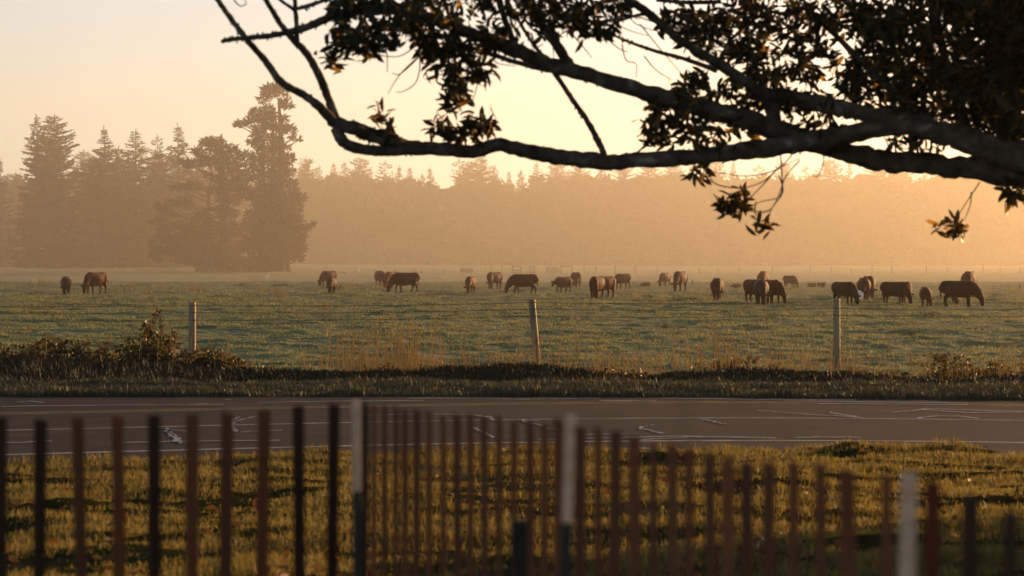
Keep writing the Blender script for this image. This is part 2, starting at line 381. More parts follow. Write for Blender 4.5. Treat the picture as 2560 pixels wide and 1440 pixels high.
# weeds and dark tufts dotted over the pasture
wr = np.random.default_rng(41)
def clumps(name, spots, per, hmax, rad_, m, lab, cat, wd):
    X_ = []; Y_ = []; H_ = []
    for (px, py) in spots:
        g = ground_hit(px, py, 46, 330); k = g.y/150; n = per
        X_.append(g.x+wr.normal(0, rad_*k, n)); Y_.append(g.y+wr.normal(0, rad_*k, n)); H_.append(hmax*(.4+.6*wr.random(n))*wr.uniform(.6, 1.1))
    X_ = np.concatenate(X_); Y_ = np.concatenate(Y_); H_ = np.concatenate(H_)
    o = blades(name, X_, Y_, gbase(X_, Y_)+tussock(X_, Y_)-.02, H_, wd*np.maximum(Y_/100, .5), m, 9, .5); tag(o, lab, cat, kind='stuff')
clumps('dry_weeds', [(58,719),(108,712),(120,711),(328,722),(271,732),(368,735),(465,724),(472,726),(405,722),(495,731),(288,739),(667,727),(695,729),(125,773),(870,720),(855,722),(950,724),(600,752),(820,776),(1570,742),(1650,760),(700,744)],
       22, .50, .30, M['weed'], 'dry golden weeds dotted over the left pasture', 'weeds', .03)
clumps('dark_tufts', [(875,714),(958,742),(680,797),(313,717),(705,717),(820,802),(1070,766),(1230,768),(1300,728),(1500,728),(1630,744),(1720,752),(1988,763),(1600,756),(1790,740),(90,735),(187,724),(550,743),(1120,746),(1060,742),(2050,750),(2200,774),(2330,790),(1100,812),(1420,800),(1680,820),(900,860),(1250,850),(1900,862),(2280,840),(610,838),(2440,820)],
       120, .22, .42, M['verge_grass'], 'dark rough grass tufts cattle left uneaten in the pasture', 'grass tufts', .025)
# dry stalks along the wire fence
def stalks(cx, n, hmin, hmax, spread, r, mb):
    for _ in range(n):
        x = (cx-1280)/F*48 + r.gauss(0, spread); y = float(fline(x))+r.uniform(15.5, 18.5); z = float(gbase(x, y))
        h = r.uniform(hmin, hmax)*(.6 if r.random() < .5 else 1); az = r.uniform(0, 6.28); l = r.gauss(0, .13)*h
        p0 = Vector((x, y, z)); p2 = Vector((x+math.cos(az)*l, y+math.sin(az)*l, z+h)); p1 = p0.lerp(p2, .5)+Vector((-math.cos(az)*l*.15, 0, 0))
        mb.tube([p0, p1, p2], [.0085, .007, .004], 3, False)
        if r.random() < .6:
            for k in range(5):
                q = p1.lerp(p2, .55+.11*k); d = Vector((r.uniform(-.05, .05), r.uniform(-.05, .05), .07))
                mb.tube([q, q+d], [.006, .002], 3, False)
sr = random.Random(3); smb = MB()
for cx, n_, a, b, s in [(130, 8, .8, 1.5, .5), (430, 9, .7, 1.3, .3), (500, 9, .6, 1.2, .3), (620, 6, .4, .8, .5), (880, 40, .5, 1.1, .45), (1000, 46, .5, 1.25, .5), (1050, 20, .6, 1.3, .3),
                        (1150, 34, .3, .8, .6), (1280, 40, .3, .8, .5), (1440, 22, .4, .9, .4), (1560, 30, .3, .75, .6), (1640, 24, .4, .85, .5), (1760, 24, .4, 1.0, .25),
                        (1890, 30, .3, .8, .4), (1960, 18, .4, 1.0, .4), (2080, 26, .3, .8, .4), (2200, 26, .3, .7, .6), (2330, 14, .3, .8, .5), (2480, 14, .3, .7, .5)]:
    stalks(cx, n_*2, a*.9, b*.95, s, sr, smb)
g = smb.build('dry_grass', M['dry_grass']); tag(g, 'golden dry grass stalks along the foot of the wire fence', 'grass', kind='stuff')

# ------------------------------------------------------------------ haze
hz = MB(); hz.box((0, 300, 21.5), (425, 385, 24.5))
hm, hn, ho = new_mat('haze_air')
pv = hn.nodes.new('ShaderNodeVolumePrincipled'); pv.inputs['Color'].default_value = (.95, .86, .72, 1); pv.inputs['Density'].default_value = HAZE_DENSITY
pv.inputs['Anisotropy'].default_value = HAZE_G
hn.links.new(pv.outputs[0], ho.inputs['Volume'])
haze = hz.build('haze', hm); tag(haze, kind='stuff')
# the bank of morning mist lying over the pasture and among its trees
fb = MB(); fb.box((0, 388, 21), (395, 255, 21.6))
fm, fn, fo = new_mat('mist')
fv = fn.nodes.new('ShaderNodeVolumePrincipled'); fv.inputs['Color'].default_value = (.96, .86, .68, 1); fv.inputs['Density'].default_value = FOG_DENSITY
fv.inputs['Anisotropy'].default_value = HAZE_G
fn.links.new(fv.outputs[0], fo.inputs['Volume'])
mist = fb.build('mist', fm); tag(mist, 'bank of golden morning mist lying over the pasture', 'mist', kind='stuff')

# ------------------------------------------------------------------ wire fence along the pasture
PR = random.Random(21)
fence_posts = [(-410, 945, 752), (480, 945, 755), (1340, 922, 748), (2092, 930, 746), (2830, 930, 744)]
wf = empty('wire_fence', (0, 50, 0)); tag(wf, 'three round weathered posts strung with thin barbed wire', 'fence')
wf_inv = Vector((0, 50, 0))
tops = []
for i, (px, by, ty) in enumerate(fence_posts):
    d = 49 if i < 2 else 52.5
    g = ground_hit(px, by, 30) if False else Vector((P(px, by, d).x, d, float(gbase(P(px, by, d).x, d))))
    lean = -10/112 if i == 2 else (0.004 if i == 1 else -.003)
    topz = P(px, ty, d).z
    h = topz-g.z
    base = Vector((g.x + (.04 if i == 2 else 0), g.y, g.z-.05)); top = Vector((base.x + (lean*h*.95 if i == 2 else lean*h), g.y, topz))
    mb = MB(); pts = [base.lerp(top, t) for t in (0, .25, .5, .75, .985, 1)]
    r = .075 if i != 2 else .078
    mb.tube([p-wf_inv for p in pts], [r*1.02, r*PR.uniform(.97, 1.03), r*PR.uniform(.97, 1.03), r*.99, r*.97, r*.90], 20)
    o = mb.build('post', M['post_wood'], wf, smooth=False)
    me = o.data; sm = [len(p.vertices) == 4 for p in me.polygons]; me.polygons.foreach_set('use_smooth', sm)
    tops.append((base, top))
for k, zoff in enumerate((.02, .165, .315)):
    mb = MB()
    for (b0, t0), (b1, t1) in zip(tops[:-1], tops[1:]):
        u0 = (t0-b0).normalized(); u1 = (t1-b1).normalized()
        a = t0-u0*(zoff+.05)+Vector((0, -.082, 0)); c = t1-u1*(zoff+.05)+Vector((0, -.082, 0))
        pts = [a.lerp(c, t/12)+Vector((0, 0, -.035*4*(t/12)*(1-t/12)+PR.uniform(-.004, .004)))-wf_inv for t in range(13)]
        mb.tube(pts, .0048, 4, False)
        L = (c-a).length
        for j in range(int(L/.14)):
            q = a.lerp(c, (j+.5)*.14/L)-wf_inv; t = (j+.5)*.14/L; q = q+Vector((0, 0, -.035*4*t*(1-t)))
            mb.tube([q+Vector((-.01, 0, -.018)), q+Vector((.01, 0, .018))], .003, 3, False)
            mb.tube([q+Vector((.012, 0, -.014)), q+Vector((-.008, 0, .016))], .003, 3, False)
    mb.build('barbed_wire', M['wire'], wf)

# ------------------------------------------------------------------ slat fence near the camera
def slat_fence():
    f = empty('slat_fence', (0, 6.5, .9)); tag(f, 'low reddish brown slat fence with white tipped posts, turning a corner in front', 'fence')
    org = Vector((0, 6.5, .9)); r = random.Random(4)
    A = Vector((-1.333, 6.30, 0)); B = Vector((-.4515, 6.9, 0)); D2 = Vector((.6, -1.20, 0)).normalized()
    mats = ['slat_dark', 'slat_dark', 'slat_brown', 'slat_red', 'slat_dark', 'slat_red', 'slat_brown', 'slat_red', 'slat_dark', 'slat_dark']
    slat_px = [0, 101, 193, 293, 385, 480, 568, 660, 745, 835]
    topy = [1040, 1046, 1040, 1036, 1036, 1033, 1028, 1024, 1014, 1006]
    lean = [.0, .006, -.020, .0, -.002, .0, .003, .022, .0, .004]
    def slat(name_m, c, ztop, zbot, ang, wdt, ln):
        mb = MB(); dx = Vector((math.cos(ang), math.sin(ang), 0)); dn = Vector((-dx.y, dx.x, 0)); n = 6
        vs = []
        bow = r.uniform(-.006, .006); hw = wdt/2
        for k in range(n+1):
            t = k/n; z = zbot+(ztop-zbot)*t
            cc = c + dx*((t-1)*ln*-1.0*1.2 + bow*math.sin(t*math.pi)) ; cc.z = z
            ww = hw*r.uniform(.96, 1.03)
            for sx, sy in ((-1, -1), (1, -1), (1, 1), (-1, 1)):
                q = cc+dx*sx*ww+dn*sy*.003 - org
                if k == n and sx > 0: q.z -= r.uniform(0, .008)
                vs.append(q)
        fs = []
        for k in range(n):
            for j in range(4): fs.append((k*4+j, k*4+(j+1) % 4, (k+1)*4+(j+1) % 4, (k+1)*4+j))
        fs += [(3, 2, 1, 0), (n*4, n*4+1, n*4+2, n*4+3)]
        mb.add(vs, fs); return mb.build('slat', M[name_m], f)
    ab = math.atan2((B-A).y, (B-A).x)
    for i, (px, ty) in enumerate(zip(slat_px, topy)):
        # intersect the sight line with the fence line A-B
        s = (px-1280)/F; t = (s*A.y-A.x)/((B-A).x-s*(B-A).y); c = A+(B-A)*t
        slat(mats[i], c, P(px, ty, c.y).z, .93, ab+r.uniform(-.15, .15), r.uniform(.034, .038), -lean[i])
    for i in range(1, 8):                       # runs on beyond the frame
        c = A-(B-A).normalized()*.1*i; slat(r.choice(mats), c, 2.17+r.uniform(-.01, .01), .93, ab, .037, 0)
    a2 = math.atan2(D2.y, D2.x)
    px2 = [913, 935, 961, 989, 1012, 1042, 1072, 1108, 1142, 1176, 1210, 1248, 1285, 1325, 1362, 1396, 1452, 1495, 1541, 1585, 1634, 1681, 1724, 1775, 1820, 1868, 1923, 1985, 2052, 2118, 2218, 2334, 2428, 2528, 2650, 2790]
    ty2 = [1006, 1008, 1011, 1016, 1022, 1020, 1022, 1036, 1034, 1032, 1038, 1038, 1050, 1048, 1056, 1046, 1066, 1066, 1076, 1090, 1108, 1108, 1118, 1134, 1144, 1154, 1152, 1152, 1154, 1172, 1186, 1200, 1240, 1276, 1330, 1400]
    wpx = [.02, .036] + [.036]*34
    for i, (px, ty) in enumerate(zip(px2, ty2)):
        s = (px-1280)/F; t = (s*B.y-B.x)/(D2.x-s*D2.y); c = B+D2*t
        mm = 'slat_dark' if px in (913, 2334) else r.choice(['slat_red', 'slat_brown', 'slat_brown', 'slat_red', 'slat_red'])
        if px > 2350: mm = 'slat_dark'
        slat(mm, c, P(px, ty, c.y).z, .93, a2+(r.uniform(-.10, .10) if i < 16 else r.uniform(-.3, .3)), .0365, r.uniform(-.012, .012))
    # twisted wires holding the slats
    for zz, sg in ((2.02, 1), (1.78, -1), (1.45, 1), (1.12, 1)):
        mb = MB()
        for ph in (0, math.pi):
            pts = []
            for k in range(-8, 90):
                if k < 11*2: c = A+(B-A)*max(k, -8)/22
                else: c = B+D2*((k-22)*.053)
                sag = -.0 if c.y > 5.5 else -.25*(5.5-c.y)**1.3*.16
                pts.append(Vector((c.x, c.y+.007*math.cos(k*math.pi/2*1.0+ph), zz+sag+.004*math.sin(k*1.9+ph)))-org)
            mb.tube(pts, .0013, 3, False)
        mb.build('twisted_wire', M['wire'], f)
    # steel T posts with white painted tips
    for (px, ty, by, d, ln, tw) in [(890, 1003, 1228, 6.86, .006, .024), (1426, 1038, 1308, 5.72, -.030, .025), (2273, 1184, 1460, 4.42, -.018, .029)]:
        tp = P(px, ty, d); bp = P(px, by, d)
        rt = ln
        for nm, z0, z1, mm in (('post', .6, bp.z, 'green_metal'), ('painted_tip', bp.z+.001, tp.z, 'white_metal')):
            mb = MB()
            x0 = tp.x - (tp.z-z0)*(-rt)*-1 ; 
            def X(z): return tp.x + (tp.z-z)*rt
            vs = []
            for z in (z0, z1):
                for (a, b) in ((-tw/2, 0), (tw/2, 0), (tw/2, .004), (.003, .004), (.003, .030), (-.003, .030), (-.003, .004), (-tw/2, .004)):
                    vs.append(Vector((X(z)+a, d+b, z))-org)
            n = 8; fs = [(k, (k+1) % n, n+(k+1) % n, n+k) for k in range(n)] + [tuple(range(n))[::-1], tuple(range(n, 2*n))]
            mb.add(vs, fs)
            if nm == 'post':
                for k in range(12):
                    z = bp.z-.04-k*.055; mb.box(Vector((X(z), d-.003, z))-org, (.006, .004, .008)); post = None
            else:
                for k in range(3):
                    z = tp.z-.03-k*.055; mb.box(Vector((X(z), d-.003, z))-org, (.006, .004, .008))
            if nm == 'post': post = mb.build('post', M[mm], f)
            else: mb.build('painted_tip', M[mm], post)
    return f
slat_fence()
st = P(1299, 1298, 5.2); mb = MB()
mb.tube([Vector((st.x, 5.2, .7)), Vector((st.x, 5.2, st.z-.02)), Vector((st.x, 5.2, st.z-.004)), Vector((st.x, 5.2, st.z))], [.0185, .0195, .019, .016], 14)
o = mb.build('wooden_stake', M['stake']); tag(o, 'short dark wooden stake standing alone before the slat fence', 'stake')
mb = MB(); pa = P(1728, 990, 2.3); pb = P(1695, 1100, 2.3)
mb.tube([Vector((pb.x-.02, 2.3, .9)), pb-Vector((.012, 0, .2)), pb, pa, pa+Vector((.008, 0, .01))], [.0022, .002, .0015, .0009, .0004], 6)
o = mb.build('grass_stem', M['cane']); tag(o, 'single blurred tall grass stem close to the camera', 'grass stem')

# ------------------------------------------------------------------ conifers
def sprays(r, C, D, L, W):
    """needle sprays: kinked slender triangles at C pointing along D"""
    S = perp(D, r); L = L[:, None]; W = W[:, None]
    V = np.stack([C-S*W*.5, C+S*W*.5, C+D*L*.55+S*W*.42+np.array([0, 0, .03]), C+D*L*.5-S*W*.5, C+D*L], 1)
    return V.reshape(-1, 3)
def spray_faces(n):
    i = np.arange(n)*5
    return np.concatenate([np.stack([i, i+1, i+2], 1), np.stack([i, i+2, i+3], 1), np.stack([i+3, i+2, i+4], 1)], 0)
def conifer_mesh(seed, h, R, top_pow=.8, per_m=11, sparse=0.0, round_top=0.0, low=.03, spl=.75):
    """returns trunk MB and crown arrays for a conifer of height h"""
    r = np.random.default_rng(seed); rnd = random.Random(seed)
    C = []; D = []; L = []; W = []
    tr = MB(); bend = rnd.uniform(-.02, .02)*h
    tr.tube([(0, 0, -.4), (bend*.3, 0, h*.3), (bend*.6, 0, h*.7), (bend, 0, h*.99)], [h*.017, h*.013, h*.006, .02], 7)
    z = low*h
    lim = []
    while z < h*.985:
        f = z/h; pr = (1-f)**top_pow
        if round_top: pr = pr*(1-round_top)+round_top*math.sqrt(max(0, 1-f**3))
        nb = 7 if f < .85 else 5
        for k in range(nb):
            if rnd.random() < sparse: continue
            l = max(.25, R*pr*rnd.uniform(.5, 1.15)); az = rnd.uniform(0, 6.283)
            up = -.28+.42*f+rnd.uniform(-.22, .22)
            lim.append((z+rnd.uniform(-.45, .45)*(1-f), l, az, up))
        z += max(.30, .62*(1-f)+.22)*h/22
    for (z0, l, az, up) in lim:
        n = int(max(7, l*per_m*1.15)); t = r.random(n)**.7
        ax = np.array([math.cos(az), math.sin(az)])
        rad_ = l*t; zz = z0+rad_*up*.55+l*.16*t**2.5
        side = r.normal(0, 1, n)*l*.15*(1.1-t); px = ax[0]*rad_-ax[1]*side+bend*z0/h; py = ax[1]*rad_+ax[0]*side
        C.append(np.stack([px, py, zz-.04*np.abs(side)], 1))
        d = np.stack([ax[0]+r.normal(0, .65, n), ax[1]+r.normal(0, .65, n), -.25+.5*(z0/h)+r.normal(0, .35, n)], 1); D.append(unit(d))
        L.append(spl*(.45+.6*(1-z0/h))*(.5+.8*r.random(n))); W.append(L[-1]*.24)
        if l > 1.2: tr.tube([(bend*z0/h, 0, z0-.1), (ax[0]*l*.5, ax[1]*l*.5, z0+l*.5*up*.5), (ax[0]*l*.9, ax[1]*l*.9, z0+l*.9*up*.55+l*.1)], [.02+.012*l, .015+.006*l, .01], 4, False)
    n = 8; C.append(np.stack([np.full(n, bend), np.zeros(n), h*(.95+.05*np.linspace(0, 1, n))], 1)); D.append(unit(np.stack([r.normal(0, .5, n), r.normal(0, .5, n), np.full(n, 1.)], 1))); L.append(np.full(n, .5)); W.append(np.full(n, .1))
    C = np.concatenate(C); D = np.concatenate(D); L = np.concatenate(L); W = np.concatenate(W)
    return tr, sprays(r, C, D, L, W)
protos = {}
def conifer(key, loc, rz, sc_, label, group, **kw):
    root = empty('conifer', loc, rz); root.scale = (sc_[0], sc_[0], sc_[1])
    if key not in protos:
        tr, V = conifer_mesh(**kw)
        t = tr.build('trunk', M['conifer_bark'], root); c = mk('crown', V, spray_faces(len(V)//5), M['needles'], root)
        protos[key] = (t, c, kw['h'])
    else:
        for s in protos[key][:2]:
            o = s.copy(); COL.objects.link(o); o.parent = root
    tag(root, label, 'tree', group); return root
kinds = {
 'spire': dict(seed=1, h=20, R=5.4, top_pow=.85, per_m=15),
 'broad': dict(seed=2, h=20, R=5.8, top_pow=.52, per_m=15, round_top=.3),
 'sparse': dict(seed=3, h=20, R=4.6, top_pow=.5, per_m=8, sparse=.42, spl=.9),
 'round': dict(seed=4, h=20, R=5.2, top_pow=.5, per_m=16, round_top=.6),
 'narrow': dict(seed=5, h=20, R=3.8, top_pow=.62, per_m=16),
 'spire2': dict(seed=6, h=20, R=5.2, top_pow=.72, per_m=14, sparse=.1)}
TR = random.Random(8)
def plant(kind, px, ty, d, label, group, wide=1.0):
    top = P(px, ty, d); z0 = float(gbase(top.x, d)); h = top.z-z0
    return conifer(kind, (top.x, d, z0-.1), TR.uniform(0, 6.28), (h/20*wide, h/20), label, group, **kinds[kind])
GL = 'dark conifers at the left field edge'
for a in [('narrow', 92, 287, 352, 'left spire of the twin-topped tallest conifer pair, far left', 1.0),
          ('round', 140, 286, 350, 'round-topped conifer of the tallest pair, far left', .86),
          ('broad', 118, 345, 349, 'broad lower conifer filling the foot of the tall far-left pair', .95),
          ('spire', 0, 398, 372, 'conifer cut by the left edge of the photo', .9),
          ('spire', 266, 318, 356, 'pointed conifer just right of the tallest far-left pair', 1.2),
          ('spire2', 338, 322, 362, 'pointed conifer second right of the tallest far-left pair', 1.25),
          ('sparse', 396, 338, 366, 'thin see-through conifer between two full pointed ones', .7),
          ('spire', 447, 312, 360, 'tallest pointed conifer left of the spreading field tree', 1.25),
          ('broad', 300, 368, 358, 'wide low conifer below the three pointed left ones', 1.25),
          ('round', 230, 392, 354, 'low round conifer at the right foot of the tallest far-left pair', 1.2),
          ('broad', 395, 374, 357, 'wide low conifer under the thin see-through one', 1.25),
          ('spire2', 500, 366, 372, 'conifer half hidden behind the spreading field tree top', .9)]:
    plant(*a[:4], a[4], GL, a[5])
GH = 'pale conifers far back at left'
for i, (px, ty) in enumerate([(-60, 400), (40, 430), (205, 375), (225, 392), (380, 400), (540, 390), (590, 410), (-20, 440)]):
    plant(['spire2', 'round', 'broad', 'spire'][i % 4], px, ty, 430+8*(i % 3), ['hazy conifer behind the left cluster, off its edge', 'hazy low conifer left of the tall pair', 'pale round conifer in the gap right of the tall pair', 'pale pointed conifer beside the gap right of the tall pair',
        'pale conifer showing under the see-through conifer', 'pale conifer behind the spreading field tree', 'pale conifer between the two big field trees', 'hazy low conifer at the left photo edge'][i], GH, 1.0)
GR = 'hazy conifers across the back of the pasture'
back = [(765, 393, 'round'), (800, 414, 'spire2'), (832, 407, 'spire'), (862, 404, 'spire2'), (895, 391, 'broad'), (960, 402, 'sparse'), (995, 414, 'spire'), (1023, 417, 'spire'), (1055, 434, 'narrow'),
        (1077, 418, 'spire'), (1150, 396, 'sparse'), (1172, 402, 'round'), (1205, 389, 'broad'), (1240, 414, 'spire2'), (1272, 427, 'spire'), (1303, 424, 'narrow'), (1345, 405, 'spire2'),
        (1395, 402, 'round'), (1450, 398, 'broad'), (1505, 402, 'spire'), (1560, 396, 'broad'), (1620, 404, 'round'), (1690, 402, 'broad'), (1730, 412, 'spire2'), (1785, 398, 'broad'), (1835, 404, 'spire'),
        (1900, 410, 'sparse'), (1955, 402, 'broad'), (2015, 412, 'sparse'), (2070, 396, 'broad'), (2120, 404, 'spire2'), (2195, 398, 'round'), (2250, 400, 'broad'), (2310, 404, 'spire'), (2370, 398, 'broad'),
        (2430, 404, 'round'), (2490, 400, 'spire2'), (2545, 406, 'broad'), (2610, 400, 'round'), (2690, 400, 'broad'), (2780, 395, 'spire'), (2870, 400, 'broad')]
where = lambda px: ('just right of the big field tree' if px < 860 else 'left of the deep notch in the treeline' if px < 1100 else 'between the two notches in the treeline' if px < 1290 else
                    'right of the second notch in the treeline' if px < 1420 else 'behind the middle of the long limb' if px < 1850 else 'under the forked right limb' if px < 2300 else 'at the right end of the treeline')
desc = {'round': 'round-topped', 'spire': 'pointed', 'spire2': 'rough pointed', 'broad': 'broad', 'sparse': 'see-through feathery', 'narrow': 'slim little'}
cnt = {}
for i, (px, ty, k) in enumerate(back):
    key = (k, where(px)); cnt[key] = cnt.get(key, 0)+1
    ordn = ['', 'next ', 'third ', 'fourth ', 'fifth '][cnt[key]-1]
    plant(k, px, ty, 480+TR.uniform(0, 30), f'hazy {ordn}{desc[k]} conifer {where(px)}', GR, TR.uniform(.8, 1.05) if k != 'narrow' else .9)
# dense lower wood in the gaps of the far row, reads as one mass
r = np.random.default_rng(77); n = 100000
px = r.uniform(-500, 3300, n); d = r.uniform(500, 545, n)
topl = np.interp(px, [-500, 640, 760, 900, 1060, 1105, 1150, 1270, 1296, 1340, 3300], [440, 450, 440, 430, 450, 472, 440, 448, 478, 440, 434])+16+34*(fnoise(px*.035, d*0)-.5)
X_ = (px-1280)/F*d; H_ = CAMZ+(630-topl)/F*d
Z_ = H_*r.random(n)**.9; C = np.stack([X_, d, Z_], 1); D = unit(np.stack([r.normal(0, .7, n), r.normal(0, .7, n), r.normal(.1, .5, n)], 1)); L = r.uniform(1.0, 2.4, n)
V = sprays(r, C, D, L, L*.5); wood = mk('far_wood', V, spray_faces(n), M['needles']); tag(wood, 'hazy mass of forest filling in behind the far conifers', 'wood', kind='stuff')

# the two big field trees, built clump by clump round their own trunks
def big_tree(name, d, trunks, limbs, clumps, label, seed, dens=1.0, depth=1.0):
    r = np.random.default_rng(seed); rnd = random.Random(seed)
    p0 = P(360+trunks[0][0][0][0]/2.88, 681, d); root = empty(name, (p0.x, d, float(gbase(p0.x, d))-.1)); org = root.location.copy()
    tag(root, label, 'tree')
    Q = lambda cx, cy, dd=0: P(360+cx/2.88, 200+cy/2.88, d+dd)
    s = d/F/2.88
    tb = MB()
    for pts, rs in trunks: tb.tube([Q(x, y, dd)-org for (x, y, dd) in pts], rs, 8)
    C = []; D = []; L = []; W = []
    tx = trunks[0][0]
    for (pts, r0) in limbs:
        q, rs = smooth_path([Q(x, y, dd)-org for (x, y, dd) in pts], list(np.linspace(r0, r0*.4, len(pts))), 3); tb.tube(q, rs, 5, False)
    for (cx, cy, rx, ry) in clumps:
        n = int(dens*(rx*ry)*.115)+14; dd = 0 if rx < 35 else r.uniform(-1, 1)*1.5*depth
        u = rand_dirs(r, n)*(r.random((n, 1))**.42); c = np.array(Q(cx, cy, dd)-org)
        C.append(c+u*np.array([rx*s, min(rx, 120)*s*depth, ry*s])); dirs = unit(u*np.array([1, 1, .6])+r.normal(0, .45, (n, 3))+np.array([0, 0, .10]))
        D.append(dirs); l = (.28+.42*r.random(n)); L.append(l); W.append(l*.30)
        m = min(trunks, key=lambda t: abs(t[0][0][0]-cx)); bx = m[0][0][0]+(m[0][-1][0]-m[0][0][0])*.5
        a = Q(bx, min(cy+abs(cx-bx)*.35+20, 1340), 0)-org; e = Vector(c)
        tb.tube([a, a.lerp(e, .5)+Vector((0, 0, -.1)), e], [.10, .07, .03], 4, False)
    tb.build('trunk', M['conifer_bark'], root)
    V = sprays(r, np.concatenate(C), np.concatenate(D), np.concatenate(L), np.concatenate(W))
    mk('crown', V, spray_faces(len(V)//5), M['needles'], root)
    return root
big_tree('cypress', 300,
  [([(985, 1385, 0), (985, 900, 0), (990, 500, 0), (970, 130, 0)], [.62, .5, .36, .14]), ([(935, 1385, 1), (925, 900, 1), (930, 350, .5)], [.5, .4, .15]), ([(1045, 1385, -1), (1010, 1200, 0)], [.30, .25]), ([(850, 1385, 2), (855, 700, 2), (850, 300, 1)], [.4, .3, .1])],
  [([(975, 200, 0), (1010, 195, 0), (1080, 190, 0)], .12), ([(985, 350, 0), (850, 300, 0), (740, 305, 0), (665, 320, 0)], .2), ([(1000, 1150, 0), (1120, 1080, 0), (1230, 1020, 0)], .18), ([(990, 480, 0), (1060, 430, 0), (1110, 425, 0)], .1)],
  [(925,78,80,48),(880,80,40,34),(965,70,42,36),(860,140,42,20),(1032,110,22,13),(1035,140,18,10),(1030,186,55,17),(1005,160,26,18),(805,235,46,34),(790,270,46,30),(700,312,44,18),(672,322,22,20),(745,300,44,18),(890,215,50,32),
   (870,280,75,35),(915,250,45,42),(930,330,80,36),(850,345,76,24),(1010,280,28,26),(1045,345,42,22),(1005,355,42,28),(1065,415,18,16),(1112,430,15,13),(1080,380,10,30),(795,400,34,24),(850,410,46,44),(935,425,34,48),(985,440,20,50),
   (770,450,26,22),(820,470,42,36),(880,500,62,40),(955,510,52,44),(1035,485,28,13),(1050,565,44,26),(1015,545,34,24),(1040,605,26,14),(820,560,52,46),(900,590,80,56),(985,620,60,44),(745,545,44,26),(700,560,26,18),(760,620,62,40),
   (1050,655,36,28),(860,690,92,58),(980,710,82,56),(1070,740,34,36),(1085,800,34,30),(920,800,112,60),(1130,850,40,28),(1030,860,80,60),(1090,920,50,46),(840,840,100,70),(960,930,120,70),(1120,985,26,22),(860,960,120,70),(1060,1020,86,56),
   (1150,1065,58,20),(1205,1040,28,10),(1110,1120,66,56),(960,1060,120,70),(1040,1180,104,60),(880,1130,110,70),(1120,1220,46,54),(1040,1260,90,40),(930,1220,100,60),(1110,1285,36,22),(790,1040,80,70),(780,1180,90,70),(850,1280,100,50),(740,700,60,50),(720,800,60,50),(870,1330,60,36),(780,1340,50,30)],
  'tallest tree in the field, ragged flat-domed top above bare trunks', 31, .8)
big_tree('spruce', 306,
  [([(590, 1380, 0), (570, 900, 0), (545, 560, 0), (520, 440, 0)], [.6, .42, .22, .06]), ([(455, 1000, 0), (470, 800, 0), (490, 620, 0)], [.22, .18, .08])],
  [([(560, 1000, 0), (440, 960, 0), (350, 900, 0), (345, 850, 0), (360, 800, 0)], .16), ([(560, 1060, 0), (400, 960, 0), (200, 990, 0)], .14), ([(540, 700, 0), (430, 660, 0), (400, 700, 0)], .12), ([(555, 860, 0), (470, 900, 0), (520, 850, 0)], .1), ([(340, 870, 0), (280, 930, 0), (190, 990, 0)], .1)],
  [(500,465,90,44),(430,455,24,24),(550,430,24,22),(470,440,28,22),(400,520,50,26),(365,510,24,18),(310,595,50,22),(270,590,26,14),(340,625,44,16),(420,580,70,40),(540,540,90,50),(630,490,36,30),(650,530,44,40),(500,600,90,26),(620,600,80,44),
   (660,660,50,50),(580,660,60,36),(540,720,54,30),(480,700,46,26),(300,770,90,20),(225,775,38,16),(360,745,50,18),(400,770,46,18),(580,770,70,40),(650,760,60,50),(500,800,44,26),(230,885,64,26),(290,855,50,22),(130,925,44,26),(170,960,56,22),(100,905,22,16),
   (330,905,30,18),(560,850,46,26),(640,860,70,44),(540,930,70,20),(130,1010,60,18),(60,1025,26,12),(430,960,50,16),(420,1000,90,22),(600,960,80,44),(250,1050,110,26),(150,1075,60,26),(350,1080,110,36),(500,1050,90,36),(620,1080,110,60),(110,1130,40,30),
   (200,1150,90,34),(320,1160,110,44),(460,1150,110,56),(60,1180,30,26),(100,1230,46,30),(60,1260,24,20),(220,1230,110,36),(360,1250,120,44),(500,1240,120,56),(620,1210,110,60),(100,1290,40,16),(300,1300,90,22),(430,1330,80,36),(560,1320,100,44),(660,1320,90,44)],
  'wide spreading spruce with open drooping boughs beside the tallest tree', 32, .85)
# low thicket under the big trees, with sunlit patches
for (px0, px1, ty, d, lab) in [(490, 640, 655, 303, 'low dark thicket under the spreading spruce'), (640, 690, 658, 299, 'small thicket left of the tallest tree trunks')]:
    r = np.random.default_rng(int(px0)); n = 2600; px = r.uniform(px0, px1, n); top = ty+10*fnoise(px*.08, px*0)
    z = (CAMZ+(630-top)/F*d)+1.6; dd = d+r.uniform(-2, 2, n); X_ = (px-1280)/F*dd; base = gbase(X_, dd)
    e = np.sqrt(np.clip(1-((px-(px0+px1)/2)/((px1-px0)/2))**2, 0, 1)); z = base+ (1.9*e+.2)*r.random(n)**.7
    C = np.stack([X_, dd, z], 1); D = rand_dirs(r, n); L = r.uniform(.2, .5, n); o = mk('thicket', sprays(r, C, D, L, L*.4), spray_faces(n), M['needles']); tag(o, lab, 'bush')

